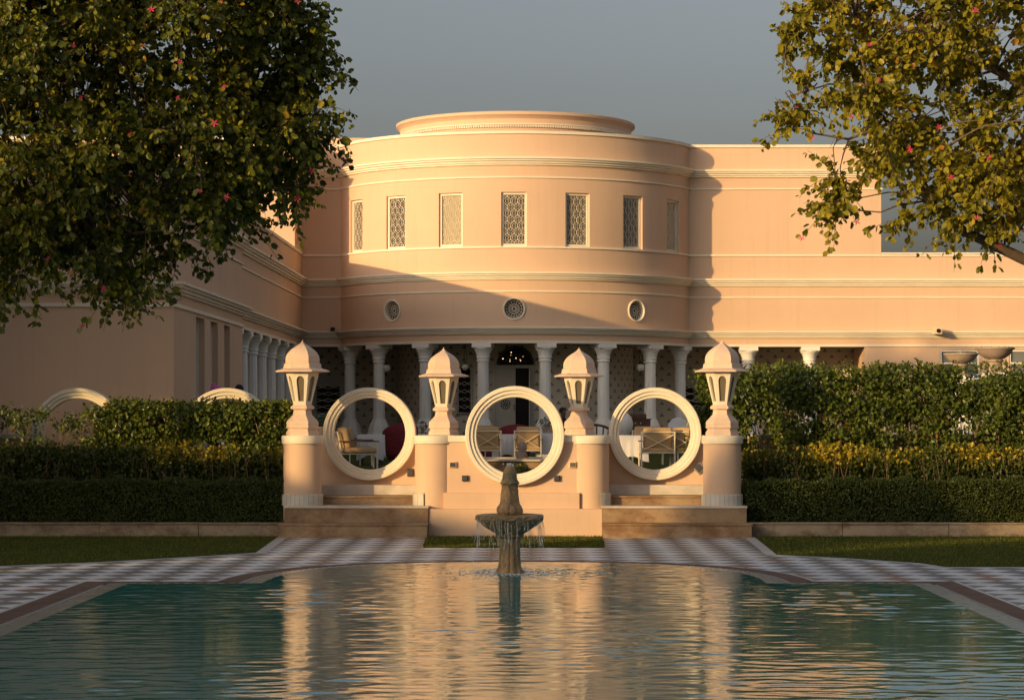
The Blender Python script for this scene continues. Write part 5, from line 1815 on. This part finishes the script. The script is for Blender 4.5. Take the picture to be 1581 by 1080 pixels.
# urns
def urn(px, py, Y, r, label):
    z = Z(py, Y)
    t = thing('stone_urn', label, 'urn', (X(px, Y), Y, TZ), group='stone bowl planters on pedestals')
    h = z - TZ
    MB().lathe([(0.12 * r, h - 0.62 * r), (0.5 * r, h - 0.6 * r), (0.8 * r, h - 0.38 * r), (0.97 * r, h - 0.12 * r), (1.05 * r, h - 0.1 * r), (1.05 * r, h - 0.02 * r), (0.98 * r, h), (0.9 * r, h), (0.85 * r, h - 0.15 * r), (0.02, h - 0.15 * r)], (0, 0, 0), 40).build('bowl', M['urn'], t, 40)
    MB().lathe([(0.52 * r, h - 1.35 * r), (0.52 * r, h - 1.25 * r), (0.40 * r, h - 1.2 * r), (0.38 * r, h - 0.8 * r), (0.46 * r, h - 0.74 * r), (0.46 * r, h - 0.66 * r), (0.40 * r, h - 0.62 * r)], (0, 0, 0), 32).build('foot', M['urn'], t, 40)
    ph = h - 1.35 * r
    MB().box(-0.26, 0.26, -0.26, 0.26, 0, 0.16, 0.01).box(-0.22, 0.22, -0.22, 0.22, 0.16, ph - 0.1, 0.008).box(-0.26, 0.26, -0.26, 0.26, ph - 0.1, ph, 0.01).build('pedestal', M['column'], t)
    n = 160
    a = rng.uniform(0, 2 * PI, n); rr = np.sqrt(rng.uniform(0, 1, n)) * 0.8 * r
    P = np.column_stack([rr * np.cos(a), rr * np.sin(a), np.full(n, h - 0.12 * r)])
    leaf_mesh('plants', P, rng.normal(0, 0.5, (n, 3)) + np.array([0, 0, 0.8]), rand_unit(n), rng.uniform(0.04, 0.1, n), LEAF2, M['ficus'], rng.uniform(0, 0.9, n), t)
    return t


urn(1484, 545, 57.0, 0.40, 'shallow stone urn farther back above the right hedge')
urn(1536, 536, 54.5, 0.43, 'larger stone urn with low plants above the right end of the hedge')


# ------------------------------------------------------------------ people
def skin_body(name, joints, edges, mat, parent):
    keys = list(joints)
    me = bpy.data.meshes.new(name)
    me.from_pydata([joints[k][0] for k in keys], [(keys.index(a), keys.index(b)) for a, b in edges], [])
    me.materials.append(mat)
    o = bpy.data.objects.new(name, me)
    COL.objects.link(o)
    o.parent = parent
    o.modifiers.new('skin', 'SKIN')
    if me.skin_vertices:
        for i, k in enumerate(keys):
            sv = me.skin_vertices[0].data[i]
            r = joints[k][1]
            sv.radius = (r, r) if not isinstance(r, tuple) else r
            sv.use_root = (i == 0)
    sb = o.modifiers.new('sub', 'SUBSURF'); sb.levels = 1; sb.render_levels = 2
    me.polygons.foreach_set('use_smooth', [True] * len(me.polygons))
    return o


def person(label, loc, rz, seated=False, shirt='white_shirt', trousers='grey_trouser', hat=None):
    t = thing('person', label, 'person', loc, rz)
    z0 = 0.0
    J = {}
    hip = 0.93 if not seated else 0.50
    def j(k, x, y, z, r): J[k] = ((x, y, z), r)
    j('pelvis', 0, 0, hip, (0.15, 0.11))
    j('waist', 0, 0, hip + 0.16, (0.13, 0.10)); j('chest', 0, -0.01, hip + 0.36, (0.155, 0.11)); j('collar', 0, 0, hip + 0.50, (0.10, 0.075))
    j('neck', 0, -0.01, hip + 0.57, 0.052); j('jaw', 0, -0.03, hip + 0.64, (0.062, 0.07)); j('head', 0, -0.02, hip + 0.74, (0.076, 0.092)); j('crown', 0, -0.005, hip + 0.815, (0.06, 0.075))
    E = [('pelvis', 'waist'), ('waist', 'chest'), ('chest', 'collar'), ('collar', 'neck'), ('neck', 'jaw'), ('jaw', 'head'), ('head', 'crown')]
    for s, n in ((-1, 'l'), (1, 'r')):
        j(n + 'sh', s * 0.19, 0, hip + 0.46, 0.062)
        j(n + 'el', s * 0.25, 0.03, hip + 0.18, 0.044)
        if seated:
            j(n + 'wr', s * 0.16, -0.22, hip + 0.14, 0.031)
            pa = (s * 0.14, -0.30, hip + 0.13); fd = Vector((-s * 0.25, -0.95, -0.1))
        else:
            j(n + 'wr', s * 0.25, -0.06, hip - 0.06, 0.031)
            pa = (s * 0.25, -0.09, hip - 0.14); fd = Vector((0, -0.25, -1))
        j(n + 'pa', *pa, (0.038, 0.02))
        E += [('collar', n + 'sh'), (n + 'sh', n + 'el'), (n + 'el', n + 'wr'), (n + 'wr', n + 'pa')]
        fd.normalize()
        for f_, (dx, L) in enumerate(((-0.028, 0.075), (-0.01, 0.085), (0.009, 0.08), (0.027, 0.062))):
            b_ = Vector(pa) + Vector((0, dx if not seated else 0, 0)) + (Vector((dx, 0, 0)) if seated else Vector()) + fd * 0.035
            j(f'{n}f{f_}a', *b_, 0.0095); j(f'{n}f{f_}b', *(b_ + fd * L * 0.55), 0.0085); j(f'{n}f{f_}c', *(b_ + fd * L + Vector((0, 0.012, 0))), 0.007)
            E += [(n + 'pa', f'{n}f{f_}a'), (f'{n}f{f_}a', f'{n}f{f_}b'), (f'{n}f{f_}b', f'{n}f{f_}c')]
        th = Vector(pa) + Vector((-s * 0.03, -0.03, 0.02))
        j(n + 'ta', *th, 0.011); j(n + 'tb', *(th + fd * 0.045), 0.009)
        E += [(n + 'pa', n + 'ta'), (n + 'ta', n + 'tb')]
        if seated:
            j(n + 'kn', s * 0.12, -0.42, hip + 0.02, 0.062); j(n + 'an', s * 0.12, -0.40, 0.09, 0.042); j(n + 'to', s * 0.13, -0.56, 0.035, (0.04, 0.03))
        else:
            j(n + 'kn', s * 0.11, -0.01, 0.50, 0.062); j(n + 'an', s * 0.11, 0.01, 0.09, 0.042); j(n + 'to', s * 0.13, -0.15, 0.035, (0.04, 0.03))
        j(n + 'hp', s * 0.10, 0, hip - 0.05, 0.092)
        E += [('pelvis', n + 'hp'), (n + 'hp', n + 'kn'), (n + 'kn', n + 'an'), (n + 'an', n + 'to')]
    body = skin_body('body', J, E, M['skin'], t)
    hz = hip + 0.74
    fc = MB().sphere((-0.031, -0.107, hz + 0.012), 0.012, 8, 6).sphere((0.031, -0.107, hz + 0.012), 0.012, 8, 6)
    fc.build('eyes', M['cloth'], t, 60)
    MB().sphere((0, -0.118, hz - 0.02), 0.017, 8, 6, (0.8, 1, 1.5)).sphere((-0.08, -0.01, hz), 0.022, 8, 6, (0.4, 0.8, 1.3)).sphere((0.08, -0.01, hz), 0.022, 8, 6, (0.4, 0.8, 1.3)).sphere((0, -0.106, hz - 0.065), 0.02, 8, 6, (1.3, 0.5, 0.45)).build('face', M['skin'], t, 60)
    # shirt: a shell following the torso, with sleeves
    sh = MB()
    low = hip - 0.38 if (shirt == 'white_shirt' and not seated) else hip - 0.06
    n = 24
    rows = [(0.20, 0.15, low), (0.185, 0.14, hip), (0.155, 0.125, hip + 0.16), (0.185, 0.135, hip + 0.36), (0.185, 0.12, hip + 0.45), (0.10, 0.085, hip + 0.525), (0.066, 0.066, hip + 0.56)]
    vs = [(a * math.cos(2 * PI * i / n), -0.005 + b * math.sin(2 * PI * i / n), z) for (a, b, z) in rows for i in range(n)]
    sh.add(vs, [(k * n + i, k * n + (i + 1) % n, (k + 1) * n + (i + 1) % n, (k + 1) * n + i) for k in range(len(rows) - 1) for i in range(n)])
    for nn in 'lr':
        a, b, c = (Vector(J[nn + q][0]) for q in ('sh', 'el', 'wr'))
        sh.tube([a, a.lerp(b, 0.5), b, b.lerp(c, 0.8)], [0.078, 0.068, 0.056, 0.046], 10)
    sh.build('shirt', M[shirt], t, 60)
    tr = MB()
    for nn in 'lr':
        a, b, c = (Vector(J[nn + q][0]) for q in ('hp', 'kn', 'an'))
        tr.tube([a + Vector((0, 0, 0.05)), a, a.lerp(b, 0.5), b, b.lerp(c, 0.5), c], [0.105, 0.105, 0.092, 0.078, 0.068, 0.06], 12)
    tr.build('trousers', M[trousers], t, 60)
    sho = MB()
    for nn in 'lr':
        c, d = Vector(J[nn + 'an'][0]), Vector(J[nn + 'to'][0])
        sho.sphere(((c.x + d.x) / 2, (c.y + d.y) / 2 - 0.02, 0.045), 0.05, 12, 8, (1.0, 2.6, 0.9))
    sho.build('shoes', M['bronze'], t, 60)
    if hat:
        tb = MB()
        for k in range(5):
            rr = (0.098, 0.108, 0.112, 0.10, 0.07)[k]
            z = hz + 0.045 + 0.032 * k
            ring_ = [(rr * math.cos(2 * PI * i / 20), -0.01 + rr * 1.08 * math.sin(2 * PI * i / 20), z + 0.02 * math.sin(2 * PI * i / 20 + k * 1.3)) for i in range(21)]
            tb.tube(ring_, 0.03, 8, False)
        tb.sphere((0, -0.01, hz + 0.13), 0.088, 14, 8, (1, 1.05, 0.8))
        tb.sphere((-0.05, 0.03, hz + 0.22), 0.05, 10, 6, (1.2, 0.8, 0.8))
        tb.build('turban', M[hat], t, 60)
    else:
        MB().sphere((0, 0.012, hz + 0.035), 0.1, 18, 10, (0.93, 1.12, 0.92)).build('hair', M['hair'], t, 60)
    return t


person('standing man in pink turban and white tunic behind the second half hidden ring', (X(333, 55.4), 55.4, TZ + 0.06), R_(60), hat='pink_cloth')
person('standing man with short black hair beside the turbaned man', (X(369, 55.6), 55.6, TZ + 0.16), R_(-40))
pb = person('seated person in dark shirt behind the right rim of the central ring', (X(869, 67), 67, TZ + 0.10), R_(35), seated=True, shirt='dark_shirt', trousers='grey_trouser')
c = chair_at(869, 67.1, R_(215), 'cream terrace chair under the seated person in the dark shirt')
tub = thing('wicker_chair', 'dark brown curved wicker chair right of the third lantern', 'chair', (X(921, 64), 64, TZ))
m = MB()
for i in range(9):
    a = R_(-20 + 27 * i)
    m.tube([(0.34 * math.cos(a), 0.34 * math.sin(a), 0.4), (0.4 * math.cos(a), 0.4 * math.sin(a), 0.7 + 0.28 * math.sin(R_(20 * i)))], 0.02, 6)
m.tube([(0.4 * math.cos(R_(-20 + 9 * i)), 0.4 * math.sin(R_(-20 + 9 * i)), 0.7 + 0.28 * math.sin(R_(6.7 * i))) for i in range(25)], 0.035, 8)
m.build('backrest', M['wood'], tub, 50)
MB().lathe([(0.36, 0.34), (0.38, 0.4), (0.3, 0.44), (0.01, 0.45)], (0, 0, 0), 24).build('seat', M['wood'], tub, 50)
for k in range(4):
    a = PI / 4 + PI / 2 * k
    MB().tube([(0.3 * math.cos(a), 0.3 * math.sin(a), 0), (0.28 * math.cos(a), 0.28 * math.sin(a), 0.36)], 0.022, 6).build('leg', M['wood'], tub)

# ------------------------------------------------------------------ light, sky, camera
AZ, EL = R_(45), math.atan(0.171)
sd = Vector((-math.sin(AZ) * math.cos(EL), -math.cos(AZ) * math.cos(EL), math.sin(EL)))
L = bpy.data.lights.new('sun', 'SUN')
L.energy = 3.6
L.angle = R_(0.6)
L.color = (1.0, 0.66, 0.28)
so = bpy.data.objects.new('sun', L)
COL.objects.link(so)
so.rotation_euler = (-sd).to_track_quat('-Z', 'Y').to_euler()

w = bpy.data.worlds.new('World')
scn.world = w
w.use_nodes = True
nt = w.node_tree
nt.nodes.clear()
sky = nt.nodes.new('ShaderNodeTexSky')
sky.sky_type = 'NISHITA'
sky.sun_disc = False
sky.sun_elevation = EL
sky.sun_rotation = PI + AZ          # sun behind the camera on its left
sky.air_density = 1.0
sky.dust_density = 6.2
sky.ozone_density = 1.5
bg = nt.nodes.new('ShaderNodeBackground')
bg.inputs['Strength'].default_value = 0.15
hs = nt.nodes.new('ShaderNodeHueSaturation')
hs.inputs['Saturation'].default_value = 0.55
out = nt.nodes.new('ShaderNodeOutputWorld')
nt.links.new(sky.outputs[0], hs.inputs['Color'])
wb = nt.nodes.new('ShaderNodeMix')
wb.data_type = 'RGBA'
wb.blend_type = 'MULTIPLY'
wb.inputs[0].default_value = 1.0
wb.inputs[7].default_value = (1.02, 0.975, 0.99, 1)
nt.links.new(hs.outputs[0], wb.inputs[6])
nt.links.new(wb.outputs[2], bg.inputs[0])
nt.links.new(bg.outputs[0], out.inputs[0])

cam = bpy.data.cameras.new('camera')
cam.sensor_width = 36
cam.lens = F / 1581 * 36
cam.shift_x = -(VX - 790.5) / 1581
cam.shift_y = (VY - 540) / 1581
cam.clip_end = 2000
co = bpy.data.objects.new('camera', cam)
COL.objects.link(co)
co.location = (0, 0, CH)
co.rotation_euler = (R_(90), 0, 0)
scn.camera = co

scn.view_settings.view_transform = 'Standard'
scn.view_settings.look = 'None'
scn.view_settings.exposure = 0.24
scn.view_settings.gamma = 1.0
scn.render.engine = 'CYCLES'
scn.cycles.max_bounces = 6
scn.cycles.use_denoising = True
